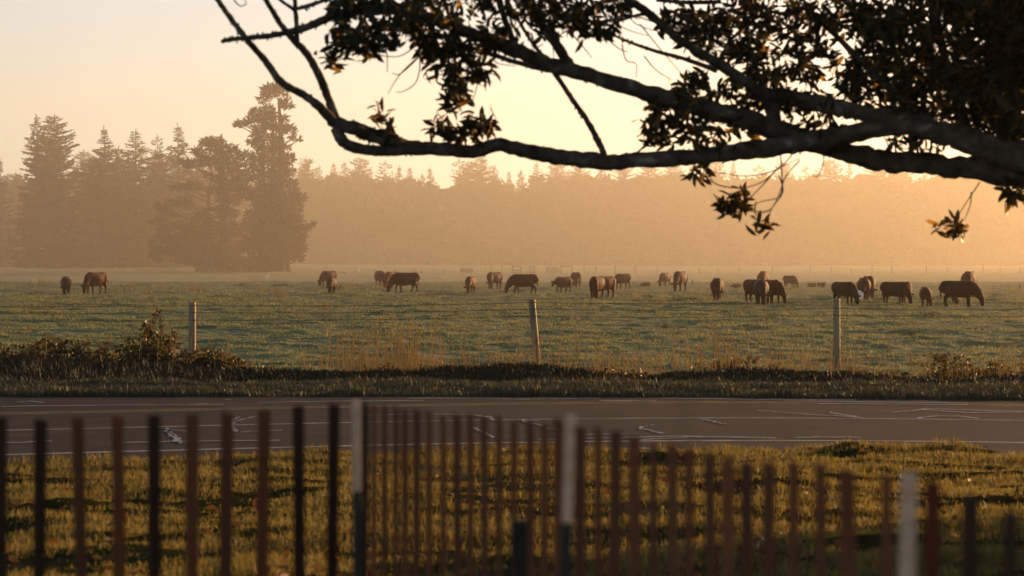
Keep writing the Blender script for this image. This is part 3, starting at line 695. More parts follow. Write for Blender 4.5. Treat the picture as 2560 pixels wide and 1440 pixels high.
# ------------------------------------------------------------------ far fences, gates, small things in the field
GP = 'far posts along the pasture edge'
def far_post(px, ty, by, lab, wpx=2.2, mat='far_wood', d=None, name='fence_post'):
    if d is None:
        d = 300.0
        g = ground_hit(px, by, 60, 340); d = g.y
    z0 = float(gbase(P(px, by, d).x, d)); tp = P(px, ty, d); w_ = wpx*d/F/2
    mb = MB(); mb.tube([(tp.x, d, z0-.2), (tp.x+.02, d, (z0+tp.z)/2), (tp.x, d, tp.z-.03), (tp.x, d, tp.z)], [w_, w_, w_*.95, w_*.6], 7)
    return mb, d
ff = empty('far_fence', (0, 300, 0)); tag(ff, 'faint post and wire fence with rail braces across the back pasture', 'fence')
def addp(mb, name, mat='far_wood'):
    o = mb.build(name, M[mat], ff); o.matrix_parent_inverse = Matrix.Translation((0, -300, 0)); return o
FD = 290
fp = [(886,676,686),(936,672,690),(988,672,688),(1033,672,690),(1054,672,686),(1082,673,686),(1109,674,686),(1152,668,686),(1214,670,685),(1228,660,686),(1255,662,686),(1281,664,684),(1302,666,684),(1324,665,684),(1336,665,684),(1366,668,684),(1384,668,684),(1395,668,684),
      (1402,664,683),(1430,664,683),(1460,666,683),(1490,665,683),(1538,664,683),(1588,664,683),(1642,668,683),(1748,668,683),(1795,668,682),(1848,668,682),(1930,664,682),(2025,662,682),(2078,668,682),(2128,670,682),(2180,666,682),(2229,664,682),(2316,664,682),(2368,668,682),(2458,666,682),(2500,668,682),(2550,668,682)]
zt = lambda px: float(gbase((px-1280)/F*FD, FD))
for px, ty, by in fp:
    mb, _ = far_post(px, ty, by, '', 2.0, d=FD); addp(mb, 'post')
rb = MB()
for (x0, x1, ys_) in [(1281,1302,(666,676,683)),(1324,1338,(667,675,682)),(1366,1395,(669,673,677,682)),(849,865,(681,)),(1402,1430,(666,)),(1034,1054,(680,))]:
    for yy_ in ys_:
        a = P(x0, yy_, FD-.1); b = P(x1, yy_, FD-.1); a.z = max(a.z, .15); b.z = max(b.z, .15); rb.tube([a, b], .045, 5)
addp(rb, 'rails')
rb = MB()
for zz_ in (.6, 1.0, 1.35):
    rb.tube([Vector(((x-1280)/F*FD, FD, zz_+zt(x))) for x in range(850, 2700, 60)], .008, 3, False)
addp(rb, 'wire')
for (px, ty, by, lab, nm, mt, w_) in [(77, 697, 717, 'lone sunlit stake at the far left of the pasture', 'marker_stake', 'post_wood', 2.6), (897, 664, 681, 'slim white marker post left of the far fence', 'white_post', 'far_white', 3.4),
       (1731, 700, 712, 'thin stake standing in the mist right of the middle herd', 'marker_stake', 'far_wood', 2.2), (2484, 714, 726, 'short stake of the pair at far right', 'marker_stake', 'far_wood', 2.0), (2549, 710, 727, 'taller stake of the pair at far right', 'marker_stake', 'far_wood', 2.2)]:
    mb, _ = far_post(px, ty, by, lab, w_, d=(150 if px == 77 else None)); o = mb.build(nm, M[mt]); tag(o, lab, 'post')
# low reddish shed far off in the mist
d = 300; a = P(1152, 684, d); b = P(1184, 667, d); z0 = float(gbase(a.x, d)); hw = (b.x-a.x)/2; cx = (a.x+b.x)/2; zt_ = b.z
M['red_wall'] = surf('faded_red_boards', [(.3, (.22, .07, .04)), (.7, (.32, .11, .06))], 2, .8); M['tin'] = surf('dull_tin', [(.3, (.2, .13, .1)), (.7, (.3, .2, .15))], 2, .6)
root = empty('shed', (cx, d, z0)); tag(root, 'small faded red shed far off in the mist', 'shed')
mb = MB(); mb.box((0, 0, (zt_-z0)*.36), (hw*.93, 1.2, (zt_-z0)*.36)); mb.build('walls', M['red_wall'], root)
hh_ = zt_-z0; mb = MB(); mb.add([(-hw, -1.4, hh_*.68), (hw, -1.4, hh_*.68), (hw*.8, 0, hh_), (-hw*.8, 0, hh_), (-hw, 1.4, hh_*.68), (hw, 1.4, hh_*.68)], [(0, 1, 2, 3), (3, 2, 5, 4), (0, 3, 4), (1, 5, 2), (0, 4, 5, 1)]); mb.build('roof', M['tin'], root)
mb = MB(); mb.box((-hw*.3, -1.21, hh_*.30), (.3, .02, hh_*.28)); mb.build('door', M['tin'], root)
# white egret
g = ground_hit(667, 706, 60, 340); eg = empty('egret', (g.x, g.y, g.z)); tag(eg, 'white long-necked bird standing left of the middle pasture', 'bird')
M['white_feather'] = surf('white_feathers', [(.3, (.7, .68, .64)), (.7, (.82, .8, .76))], 4, .8)
mb = MB(); mb.tube([(-.30, 0, .36), (-.18, 0, .46), (0, 0, .52), (.12, 0, .55), (.17, 0, .66), (.13, 0, .80), (.18, 0, .93), (.25, 0, .96), (.40, 0, .93)], [.02, .08, .12, .09, .04, .028, .028, .035, .008], 8)
mb.tube([(.02, .04, .45), (0, .04, 0)], .012, 5); mb.tube([(.0, -.04, .45), (.03, -.04, 0)], .012, 5); mb.build('body', M['white_feather'], eg, True)

# ------------------------------------------------------------------ cows
def cow_mat(name, face=None):
    m, n, out = new_mat(name)
    b = n.nodes.new('ShaderNodeBsdfPrincipled'); oi = n.nodes.new('ShaderNodeObjectInfo')
    f = noise(n, 5, 3); mx = n.nodes.new('ShaderNodeMix'); mx.data_type = 'RGBA'; mx.blend_type = 'MULTIPLY'; mx.inputs['Factor'].default_value = 1
    n.links.new(oi.outputs['Color'], mx.inputs[6]); n.links.new(ramp(n, f, [(.3, (.7, .7, .7)), (.7, (1.2, 1.15, 1.1))]), mx.inputs[7])
    col = mx.outputs[2]
    if face:
        tc = n.nodes.new('ShaderNodeTexCoord'); vm = n.nodes.new('ShaderNodeVectorMath'); vm.operation = 'DISTANCE'; vm.inputs[1].default_value = face[:3]
        n.links.new(tc.outputs['Object'], vm.inputs[0]); lt = n.nodes.new('ShaderNodeMath'); lt.operation = 'LESS_THAN'; lt.inputs[1].default_value = face[3]; n.links.new(vm.outputs['Value'], lt.inputs[0])
        m2 = n.nodes.new('ShaderNodeMix'); m2.data_type = 'RGBA'; n.links.new(lt.outputs[0], m2.inputs[0]); n.links.new(col, m2.inputs[6]); m2.inputs[7].default_value = (.75, .72, .68, 1); col = m2.outputs[2]
    n.links.new(col, b.inputs['Base Color']); b.inputs['Roughness'].default_value = .75; b.inputs['Specular IOR Level'].default_value = .25
    b.inputs['Sheen Weight'].default_value = .12; b.inputs['Sheen Roughness'].default_value = .35; b.inputs['Sheen Tint'].default_value = (1, .6, .35, 1)
    n.links.new(b.outputs[0], out.inputs[0]); return m
M['cow'] = cow_mat('cow_hide')
def cow_mesh(key, head='down', yaw=0.0, legs=(0, 0, 0, 0), lying=False, slim=1.0, tail=0.0, face=None):
    mb = MB(); dz = -.56 if lying else 0
    V3 = lambda x, y, z: Vector((x, y, z+dz))
    mb.tube([V3(-.92, 0, 1.12), V3(-.90, 0, 1.11), V3(-.80, 0, 1.05), V3(-.55, 0, .98), V3(-.2, 0, .905), V3(.1, 0, .895), V3(.38, 0, .90), V3(.60, 0, .925), V3(.76, 0, .90), V3(.86, 0, .84)],
            [(.12, .14), (.21*slim, .235), (.28*slim, .31), (.34*slim, .375), (.40*slim, .425), (.41*slim, .44), (.36*slim, .45), (.30*slim, .42), (.22, .31), (.12, .17)], 16)
    mb.tube([V3(-.62, .10, 1.26), V3(-.45, .15, 1.28), V3(-.3, .1, 1.22)], [.06, .08, .05], 8); mb.tube([V3(-.62, -.10, 1.26), V3(-.45, -.15, 1.28), V3(-.3, -.1, 1.22)], [.06, .08, .05], 8)
    mb.tube([V3(.3, 0, 1.26), V3(.5, 0, 1.30), V3(.65, 0, 1.22)], [.07, .09, .07], 8)
    cy_, sy_ = math.cos(yaw), math.sin(yaw)
    def H(x, z, y=0):                            # head and neck frame turned by yaw about the shoulder
        return V3(.55+(x-.55)*cy_-y*sy_, (x-.55)*sy_+y*cy_, z)
    if head == 'down':
        path = [H(.50, 1.0), H(.76, .90), H(.95, .72), H(1.07, .55), H(1.12, .46)]; rr_ = [(.27, .36), (.23, .33), (.18, .26), (.14, .19), (.12, .14)]
        hp = [H(1.08, .54), H(1.15, .44), H(1.18, .28), H(1.20, .12), H(1.21, .04)]; poll = (1.10, .53)
    elif head == 'mid':
        path = [H(.50, 1.02), H(.80, .98), H(1.0, .90), H(1.14, .84)]; rr_ = [(.26, .34), (.20, .28), (.15, .21), (.12, .15)]
        hp = [H(1.14, .92), H(1.24, .88), H(1.34, .76), H(1.42, .62), H(1.44, .57)]; poll = (1.17, .95)
    else:
        path = [H(.55, 1.08), H(.78, 1.18), H(.95, 1.32), H(1.05, 1.42)]; rr_ = [(.22, .28), (.17, .23), (.13, .17), (.11, .13)]
        hp = [H(1.0, 1.45), H(1.12, 1.44), H(1.28, 1.34), H(1.43, 1.22), H(1.46, 1.19)]; poll = (1.05, 1.50)
    mb.tube(path, rr_, 12); mb.tube(hp, [.125, .15, .125, .105, .085], 12)
    for s in (-1, 1):
        mb.tube([H(poll[0], poll[1], s*.09), H(poll[0], poll[1]-.01, s*.22), H(poll[0]+.01, poll[1]-.04, s*.36)], [(.03, .05), (.032, .085), (.02, .03)], 8)
    if lying:
        for s in (-1, 1):
            mb.tube([(.45, s*.22, .28), (.75, s*.24, .12), (.60, s*.26, .06), (.42, s*.26, .05)], [.12, .075, .05, .05], 8)
            mb.tube([(-.5, s*.22, .32), (-.15, s*.36, .16), (-.45, s*.40, .07), (-.2, s*.42, .05)], [.2, .14, .06, .05], 8)
    else:
        for k, s in enumerate((-1, 1)):
            o_ = legs[k]
            mb.tube([V3(.50, s*.15, .98), V3(.50, s*.18, .74), V3(.48+o_*.3, s*.175, .58), V3(.50+o_*.7, s*.165, .36), V3(.49+o_*.95, s*.16, .12), V3(.52+o_, s*.16, .07), V3(.53+o_, s*.16, 0)], [.15, .14, .10, .070, .054, .060, .064], 8)
            o_ = legs[2+k]
            mb.tube([V3(-.56, s*.15, 1.05), V3(-.52, s*.19, .80), V3(-.50+o_*.2, s*.19, .62), V3(-.67+o_*.5, s*.175, .42), V3(-.64+o_*.9, s*.165, .14), V3(-.61+o_, s*.165, .07), V3(-.60+o_, s*.165, 0)], [.23, .22, .16, .078, .056, .060, .064], 8)
        mb.tube([V3(-.30, 0, .62), V3(-.40, 0, .56), V3(-.48, 0, .62)], [.08, .11, .08], 8)
    mb.tube([V3(-.80, 0, 1.26), V3(-.90-tail*.4, tail*.2, 1.08), V3(-.90-tail, tail*.4, .80+tail*.3), V3(-.89-tail*1.3, tail*.5, .52+tail*1.2)], [.055, .042, .034, .050], 6)
    me = bpy.data.meshes.new('body'); me.from_pydata([tuple(v) for v in mb.v], [], mb.f); o = bpy.data.objects.new('body', me); COL.objects.link(o)
    md = o.modifiers.new('r', 'REMESH'); md.mode = 'VOXEL'; md.voxel_size = .026; md.use_smooth_shade = True
    ms = o.modifiers.new('s', 'SMOOTH'); ms.factor = .5; ms.iterations = 2
    dg = bpy.context.evaluated_depsgraph_get(); ev = o.evaluated_get(dg); me2 = bpy.data.meshes.new_from_object(ev); bpy.data.objects.remove(o)
    co = np.zeros(len(me2.vertices)*3, dtype=np.float32); me2.vertices.foreach_get('co', co); co = co.reshape(-1, 3)
    if not lying: co[:, 2] = np.where(co[:, 0] < .55, np.where(co[:, 2] > 1.325, 1.325+(co[:, 2]-1.325)*.25, co[:, 2]), co[:, 2])
    me2.vertices.foreach_set('co', co.ravel())
    me2.name = 'cow_body_'+key; me2.polygons.foreach_set('use_smooth', np.ones(len(me2.polygons), dtype=bool))
    me2.materials.clear(); me2.materials.append(M['cow'] if not face else cow_mat('white_faced_hide_'+key, face)); return me2
cm = {
 'a': cow_mesh('a', 'down', 0, (.03, -.04, .05, -.03)), 'b': cow_mesh('b', 'down', 0, (.12, -.14, .16, -.14)), 'c': cow_mesh('c', 'down', .55, (.0, .08, -.08, .05)),
 'd': cow_mesh('d', 'down', -.6, (.06, -.05, .03, -.1)), 'm': cow_mesh('m', 'mid', .1, (.08, -.06, .1, -.05), slim=.86), 'l': cow_mesh('l', 'mid', 1.1, lying=True),
 'u': cow_mesh('u', 'up', .5, lying=True, face=(1.2, .40, .85, .42)), 'w': cow_mesh('w', 'down', -.5, (.05, -.05, .05, -.05), face=(1.02, -.42, .28, .33)), 't': cow_mesh('t', 'down', .2, (.05, -.05, .05, -.05), tail=.13)}
BR = (.085, .028, .010, 1); RD = (.12, .036, .012, 1); DK = (.05, .018, .007, 1); TN = (.14, .055, .024, 1)
GC = 'cows grazing across the pasture'
# kind, px, feet y, top y, heading (deg: 0 faces right, 90 away from camera, 180 left, 270 to camera), colour, label
cows = [
 ('a', 165, 736, 690, 275, DK, 'small dark cow seen end-on, farthest left of the herd'),
 ('t', 240, 735, 679, 238, BR, 'brown cow grazing with head down, second from the left'),
 ('a', 822, 717, 676, 236, BR, 'brown cow grazing behind a smaller dark calf'),
 ('a', 829, 735, 692, 268, DK, 'small dark calf seen end-on in front of a brown cow'),
 ('c', 950, 716, 676, 285, RD, 'reddish cow facing the camera left of the pair near the middle post'),
 ('a', 978, 722, 678, 250, RD, 'reddish cow partly hidden behind a side-on dark brown cow'),
 ('b', 1014, 732, 680, 202, BR, 'dark brown cow side-on facing left, overlapping a reddish cow'),
 ('a', 1176, 735, 690, 262, RD, 'slim reddish calf grazing straight towards the camera'),
 ('c', 1236, 723, 679, 238, BR, 'brown cow three-quarter facing left just left of the largest middle cow'),
 ('b', 1310, 735, 684, 180, BR, 'long brown cow in full side view above the middle post'),
 ('m', 1408, 733, 691, 228, BR, 'young brown cow grazing left, right of the middle post'),
 ('d', 1441, 720, 680, 285, RD, 'reddish cow with pale horns behind the young brown cow'),
 ('c', 1492, 746, 690, 250, BR, 'brown cow grazing at the camera, front of an overlapping pair'),
 ('a', 1512, 744, 689, 232, RD, 'reddish cow tight behind the grazing brown one'),
 ('m', 1557, 723, 683, 226, BR, 'young cow standing with its head half raised'),
 ('a', 1662, 716, 681, 242, TN, 'hazy tan cow left of a darker cow right of centre'),
 ('a', 1700, 729, 677, 250, BR, 'brown cow with tail bone high, right of the hazy tan cow'),
 ('a', 1793, 751, 694, 268, BR, 'cow grazing straight at the camera, alone left of the tight cluster'),
 ('a', 1908, 729, 677, 262, RD, 'cow standing behind the tight cluster, back lit'),
 ('a', 1888, 757, 697, 300, BR, 'left cow of the tight cluster of three'),
 ('a', 1903, 762, 697, 270, DK, 'middle front cow of the tight cluster of three'),
 ('c', 1930, 759, 698, 285, BR, 'right cow of the tight cluster of three'),
 ('a', 1975, 721, 688, 305, BR, 'small distant cow grazing to the right, alone right of the cluster'),
 ('a', 2110, 762, 703, 302, DK, 'dark cow behind the right-hand fence post'),
 ('w', 2160, 750, 693, 268, BR, 'white-faced cow grazing right of the right-hand fence post'),
 ('a', 2172, 745, 689, 272, BR, 'cow hidden behind the white-faced one'),
 ('a', 2236, 762, 703, 312, DK, 'dark cow grazing right, front of a pair'),
 ('a', 2263, 755, 703, 275, BR, 'paler cow behind the right-grazing dark one'),
 ('c', 2313, 766, 716, 262, BR, 'small cow grazing alone between the dark pair and the large side-on cow'),
 ('a', 2396, 767, 700, 352, DK, 'largest dark cow in side view facing right, far right of the herd'),
 ('a', 2388, 762, 732, 270, BR, 'little calf standing under the belly line of the largest dark cow'),
 ('a', 2422, 744, 677, 255, BR, 'cow standing behind the largest dark cow, farthest right'),
 ('l', 1616, 716, 704, 120, TN, 'hazy cow lying down left of the tan cow'),
 ('l', 1842, 719, 711, 150, TN, 'faint cow lying low behind the pasture rise, left of the cluster'),
 ('l', 2030, 718, 707, 20, RD, 'round-backed cow lying down right of the small distant cow'),
 ('u', 2053, 718, 703, 300, RD, 'white-chested calf resting with its head up'),
 ('l', 1522, 714, 704, 10, TN, 'faint lying cow peeking out behind the reddish one'),
 ('l', 1424, 716, 701, 200, TN, 'faint lying cow behind the young brown cow'),
]
for i, (k, px, by, ty, hd, colr, lab) in enumerate(cows):
    g = ground_hit(px, by, 60, 330)
    hm_ = {'l': .82, 'u': 1.0}.get(k, 1.36)
    tz = P(px, ty, g.y).z; s = (tz-g.z)/hm_
    s = max(s, .35)
    o = bpy.data.objects.new('calf' if 'calf' in lab else 'cow', cm[k]); COL.objects.link(o); o.location = (g.x, g.y, g.z+.0); o.rotation_euler = (0, 0, rad(hd)); o.scale = (s*1.0, s, s); o.color = colr
    tag(o, lab, 'calf' if 'calf' in lab else 'cow', GC)

# ------------------------------------------------------------------ brambles on the bank
def bramble(px, ty, halfw, lab, seed, ncane=26, nleaf=2200, d=44.8, spiky=1.0):
    r = np.random.default_rng(seed); rnd = random.Random(seed)
    b = P(px, ty, d); z0 = float(gbase(b.x, d)); H_ = b.z-z0; root = empty('bramble_bush', (b.x, d, z0)); tag(root, lab, 'bush', 'brambles along the bank')
    W_ = halfw*d/F
    cb = MB(); C = []; S_ = []
    for k in range(ncane):
        x0 = rnd.uniform(-.8, .8)*W_; y0 = rnd.uniform(-.9, .9); a = rnd.uniform(0, 6.28); l = rnd.uniform(.4, 1.1)*W_*.8; hh_ = H_*rnd.uniform(.55, 1.12)*(1-.35*abs(x0/W_)**2)
        p = [Vector((x0, y0, -.1)), Vector((x0+math.cos(a)*l*.25, y0+math.sin(a)*l*.15, hh_*.7)), Vector((x0+math.cos(a)*l*.6, y0+math.sin(a)*l*.3, hh_)), Vector((x0+math.cos(a)*l*1.05, y0+math.sin(a)*l*.5, hh_*rnd.uniform(.45, .95)))]
        q, rs = smooth_path(p, [.010, .008, .006, .003], 5); cb.tube(q, rs, 4, False)
        for t in q[3:]:
            for _ in range(3): C.append(np.array(t)+r.normal(0, .035, 3))
    cb.build('canes', M['cane'], root)
    n = nleaf; u = rand_dirs(r, n)*(r.random((n, 1))**.45); lump = .75+.5*fnoise(u[:, 0]*2.2+seed, u[:, 1]*2)
    pts = np.stack([u[:, 0]*W_, u[:, 1]*.95, np.abs(u[:, 2])*H_*.66*lump], 1)
    C = np.concatenate([np.array(C), pts]); n = len(C); D = unit(rand_dirs(r, n)+np.array([0, -.1, -.1])); L = r.uniform(.045, .10, n)
    leaf_cards('leaves', C, D, perp(D, r), L, L*.72, M['bramble'], root)
bramble(40, 852, 190, 'dense bramble mound at the left photo edge', 51, 34, 4300)
bramble(235, 866, 150, 'dark bramble mound left of the tall bramble spray', 52, 30, 2700)
bramble(392, 792, 60, 'tall bramble spray reaching above the left mound', 53, 16, 1100)
bramble(370, 864, 130, 'wide bramble mound at the foot of the tall spray', 54, 30, 2500)
bramble(540, 888, 95, 'thin arching bramble just right of the left fence post', 55, 26, 1500)
bramble(640, 925, 90, 'low bramble tailing off right of the left fence post', 56, 18, 1300)
bramble(1010, 912, 110, 'low bushy hump left of the middle fence post', 57, 10, 2300)
bramble(1215, 918, 120, 'low leafy hump under the middle fence post', 58, 10, 1900)
bramble(1500, 926, 180, 'long low bramble right of the middle fence post', 59, 12, 2200)
bramble(1860, 908, 100, 'small bramble left of the right-hand fence post', 60, 16, 1700)
bramble(2130, 925, 120, 'low bramble at the foot of the right-hand fence post', 61, 12, 1700)
bramble(2400, 900, 150, 'leafy bramble mound at the right photo edge', 62, 18, 3600)
bramble(2600, 918, 130, 'bramble running out of the right edge of the photo', 63, 14, 2400)
# ------------------------------------------------------------------ overhanging tree
def overhanging_tree():
    TD = 18.0; s = TD/F; K = 1.2
    gx = 5.9; gz0 = float(gbase(gx, TD)); root = empty('overhanging_tree', (gx, TD, gz0)); org = root.location.copy()
    tag(root, 'large dark broadleaf tree reaching its forked lichened limbs over the view', 'tree')
    rnd = random.Random(12); r = np.random.default_rng(12)
    def Q(px, py, d=15.0): return P(px, py, d*K)-org
    # px, py, thickness in photo pixels, distance
    limbs = [
     ('branch', [(838,308,44,14.6),(880,320,47,14.6),(920,335,50,14.7),(975,352,50,14.7),(1030,368,50,14.8),(1110,373,47,14.8),(1180,380,45,14.9),(1250,363,46,14.9),(1330,381,50,15),(1420,396,52,15),(1520,406,58,15),(1610,399,55,15),(1717,393,52,15),(1800,385,57,15),(1853,379,60,15),(1967,362,64,15),(2033,352,66,15),(2107,337,64,15),(2162,327,66,15),(2225,316,64,15),(2290,314,60,15)]),
     ('branch', [(1922,252,46,15.1),(1940,240,52,15.1),(1967,245,57,15.1),(2067,262,58,15),(2130,278,56,15),(2190,290,58,15),(2267,306,66,15),(2333,326,74,15),(2400,346,82,15),(2467,366,92,15),(2560,396,112,15),(2720,430,150,15),(2900,480,200,15),(3080,560,240,15)]),
     ('branch', [(1990,358,40,15.2),(2050,368,50,15.3),(2140,386,70,15.3),(2213,404,72,15.3),(2300,406,70,15.3),(2400,420,76,15.3),(2500,428,92,15.2),(2640,452,110,15.1),(2820,490,130,15),(3000,560,180,15)]),
     ('branch', [(836,318,34,14.6),(850,342,40,14.6),(872,364,38,14.6),(930,377,36,14.7),(1000,376,36,14.7),(1070,372,40,14.8)]),
     ('branch', [(1060,42,30,14.4),(1110,58,38,14.5),(1180,84,44,14.6),(1240,108,48,14.7),(1300,130,52,14.7),(1370,160,52,14.8),(1450,182,50,14.8),(1581,222,54,14.9),(1640,238,58,15),(1717,258,62,15),(1800,282,64,15),(1870,300,68,15),(1940,325,76,15.1),(2010,350,70,15.2)]),
     ('branch', [(1520,-60,28,14.7),(1560,-10,29,14.7),(1620,32,29,14.8),(1690,92,31,14.8),(1750,132,33,14.9),(1830,182,36,15),(1890,226,40,15),(1925,262,46,15.1),(1935,310,60,15.1)]),
     ('branch', [(520,-40,16,14.2),(548,5,17,14.2),(580,50,19,14.3),(620,102,21,14.3),(662,150,22,14.4),(702,204,27,14.4),(760,238,27,14.5),(800,268,30,14.5),(835,305,42,14.6)]),
     ('branch', [(640,-40,15,14.3),(668,5,17,14.3),(700,58,19,14.4),(738,104,24,14.4),(775,145,25,14.5),(803,200,27,14.5),(822,250,28,14.6),(842,306,34,14.6)]),
     ('branch', [(554,104,14,14.0),(572,99,14,14.0),(600,96,16,14.1),(650,92,17,14.1),(700,85,19,14.2),(760,70,25,14.2),(820,45,27,14.3),(880,30,30,14.3),(940,20,38,14.4),(1010,26,46,14.4),(1080,46,40,14.5)]),
     ('branch', [(735,-40,14,14.3),(738,20,15,14.4),(742,70,17,14.4),(742,108,20,14.4)]),
     ('branch', [(660,-30,10,14.2),(700,0,11,14.3),(735,24,12,14.4)]), ('branch', [(840,-10,14,14.2),(790,8,14,14.2),(742,22,14,14.3)]),
     ('branch', [(1512,392,24,15),(1500,362,22,15),(1470,306,20,15),(1425,240,18,14.9),(1375,165,17,14.8),(1330,105,13,14.8),(1290,40,10,14.7),(1260,-20,8,14.7)]),
     ('branch', [(1110,92,14,14.4),(1170,116,15,14.5),(1260,146,16,14.6),(1330,166,17,14.7),(1400,180,18,14.8)]),
     ('branch', [(1400,66,8,14.6),(1500,76,8,14.6),(1570,104,10,14.7),(1640,128,12,14.8),(1720,150,15,14.8),(1790,176,19,14.9)]),
     ('branch', [(1380,30,8,14.6),(1470,52,9,14.7),(1550,50,10,14.7),(1605,36,11,14.8),(1650,54,12,14.8)]),
     ('branch', [(1640,0,14,14.8),(1720,6,15,14.8),(1800,4,16,14.9)]),
     ('branch', [(1240,-20,20,14.5),(1262,50,22,14.6),(1290,120,24,14.7)]), ('branch', [(1110,80,16,14.5),(1126,120,14,14.5),(1140,160,9,14.5)]),
     ('branch', [(1300,-20,28,14.6),(1345,50,30,14.7),(1390,110,34,14.7),(1430,172,34,14.8)]),
     ('branch', [(2320,-40,24,15.5),(2345,80,26,15.4),(2370,180,30,15.4),(2395,260,36,15.3),(2420,340,44,15.2)]),
     ('branch', [(2020,20,16,15.3),(2110,110,20,15.3),(2200,200,26,15.3),(2290,280,32,15.2),(2370,340,40,15.1)]),
     ('branch', [(1860,-20,14,15.3),(1870,100,16,15.2),(1900,200,20,15.2),(1925,255,28,15.1)]),
     ('branch', [(2700,-120,60,15.3),(2760,100,80,15.2),(2860,300,110,15.1),(2960,450,150,15)]),
     ('branch', [(2900,-700,70,15.8),(2940,-300,110,15.6),(3000,100,150,15.3),(3080,420,200,15.1)]),
     ('branch', [(2100,-700,30,16.2),(2400,-420,50,16),(2700,-150,80,15.6),(2960,150,120,15.3)]),
     ('branch', [(1500,-380,24,14),(1900,-330,40,14.2),(2400,-220,60,14.4),(2860,60,90,14.8),(3020,260,120,15)]),
    ]
    for nm, pts in limbs:
        mb = MB(); q, rs = smooth_path([Q(x, y, d) for (x, y, t, d) in pts], [t*.74*d*K/F/2 for (x, y, t, d) in pts], 6)
        big = max(t for (_, _, t, _) in pts) > 12
        q = [p+Vector((rnd.gauss(0, 1), 0, rnd.gauss(0, 1)))*rs[i]*.07 for i, p in enumerate(q)]
        rs = [a*rnd.uniform(.92, 1.09) for a in rs]
        mb.tube(q, rs, 14 if big else 6)
        if big:                                  # knots, spur shoots and bark scabs
            for i in range(2, len(q)-2):
                for _ in range(2):
                    a = rnd.uniform(0, 6.28); o_ = Vector((rnd.uniform(-.5, .5)*rs[i], math.cos(a)*rs[i], math.sin(a)*rs[i]))*.93; c = q[i]+o_
                    mb.tube([c, c+o_.normalized()*rnd.uniform(.006, .022)], [rnd.uniform(.006, .014), .003], 5)
        mb.build(nm, M['bark'], root, True)
    mb = MB(); q, rs = smooth_path([Vector((gx, TD, gz0-.2)), Vector((gx-.02, TD, gz0+.3)), Vector((gx-.1, TD+.05, gz0+1.1)), Vector((gx-.35, TD, gz0+2.1)), Vector((gx-.5, TD, gz0+3.1)), Vector((gx-.4, TD+.2, gz0+4.6)), Vector((gx-.2, TD+.3, gz0+6))], [.62, .46, .38, .36, .30, .22, .12], 5)
    mb.tube([p-org for p in q], rs, 20); mb.build('trunk', M['bark'], root, True)
    # thin twigs
    tw = [[(1990,372),(1960,410),(1920,432),(1860,440),(1800,432),(1768,430)], [(1768,430),(1790,460),(1850,470),(1905,455),(1950,420),(2000,395)], [(1950,375),(1955,440),(1950,490),(1900,505),(1868,520)],
          [(2000,400),(1965,440),(1950,480),(1930,520),(1900,530)], [(1945,420),(1900,470),(1868,500)], [(1948,440),(1957,480),(1930,520),(1915,560)], [(1890,505),(1888,525),(1905,532),(1930,525)],
          [(2450,455),(2420,500),(2392,545)], [(2428,480),(2426,510),(2412,548)], [(2480,450),(2490,465),(2505,480)], [(950,285),(945,265),(938,250)], [(990,340),(975,310),(955,290),(940,290)],
          [(1010,30),(1030,80),(1060,110),(1100,95)], [(1100,95),(1050,110),(1000,140),(950,138),(900,128)], [(1080,105),(1040,150),(1000,185),(980,182)], [(1075,120),(1020,165),(990,200),(970,235)], [(1045,110),(1050,160),(1040,205),(1010,228),(990,230)],
          [(960,110),(968,140),(968,180)], [(1100,60),(1130,110),(1135,150)], [(1430,85),(1460,120),(1480,145)], [(1360,80),(1380,110),(1385,150)], [(1555,110),(1565,150),(1590,160),(1590,195)], [(1610,140),(1640,175),(1680,200)], [(1500,80),(1545,120),(1570,130)],
          [(1310,130),(1330,170),(1380,180)], [(1190,150),(1195,200),(1180,260)], [(1140,110),(1170,150),(1165,230),(1140,290)], [(1110,110),(1130,170),(1160,200)], [(1225,120),(1235,150),(1250,160),(1290,165)],
          [(585,0),(600,15),(615,10),(612,0)], [(2050,370),(2060,400),(2045,440),(2030,438)], [(2215,350),(2230,380),(2262,392)], [(2210,345),(2260,372),(2300,352),(2340,345)], [(2232,345),(2260,380)], [(1190,350),(1175,330),(1160,300)],
          [(1145,348),(1120,320),(1100,300)], [(1205,350),(1210,320),(1190,290)], [(800,160),(820,150),(850,130)], [(900,60),(920,100),(880,130)], [(1440,20),(1500,25),(1560,70),(1620,90)], [(1450,0),(1480,40),(1540,40)], [(1560,0),(1590,60),(1700,90)],
          [(1600,60),(1640,110),(1700,180)], [(1500,5),(1520,60),(1560,95)], [(1660,20),(1740,60),(1790,130)], [(1590,40),(1680,70),(1710,72)]]
    for t in tw:
        mb = MB()
        d = 14.6+rnd.uniform(-.3, .3) if t[0][0] < 1700 else 15+rnd.uniform(-.3, .2)
        q, rs = smooth_path([Q(x, y, d) for x, y in t], list(np.linspace(.0056, .0026, len(t))), 5); mb.tube(q, rs, 5); mb.build('twig', M['bark'], root)
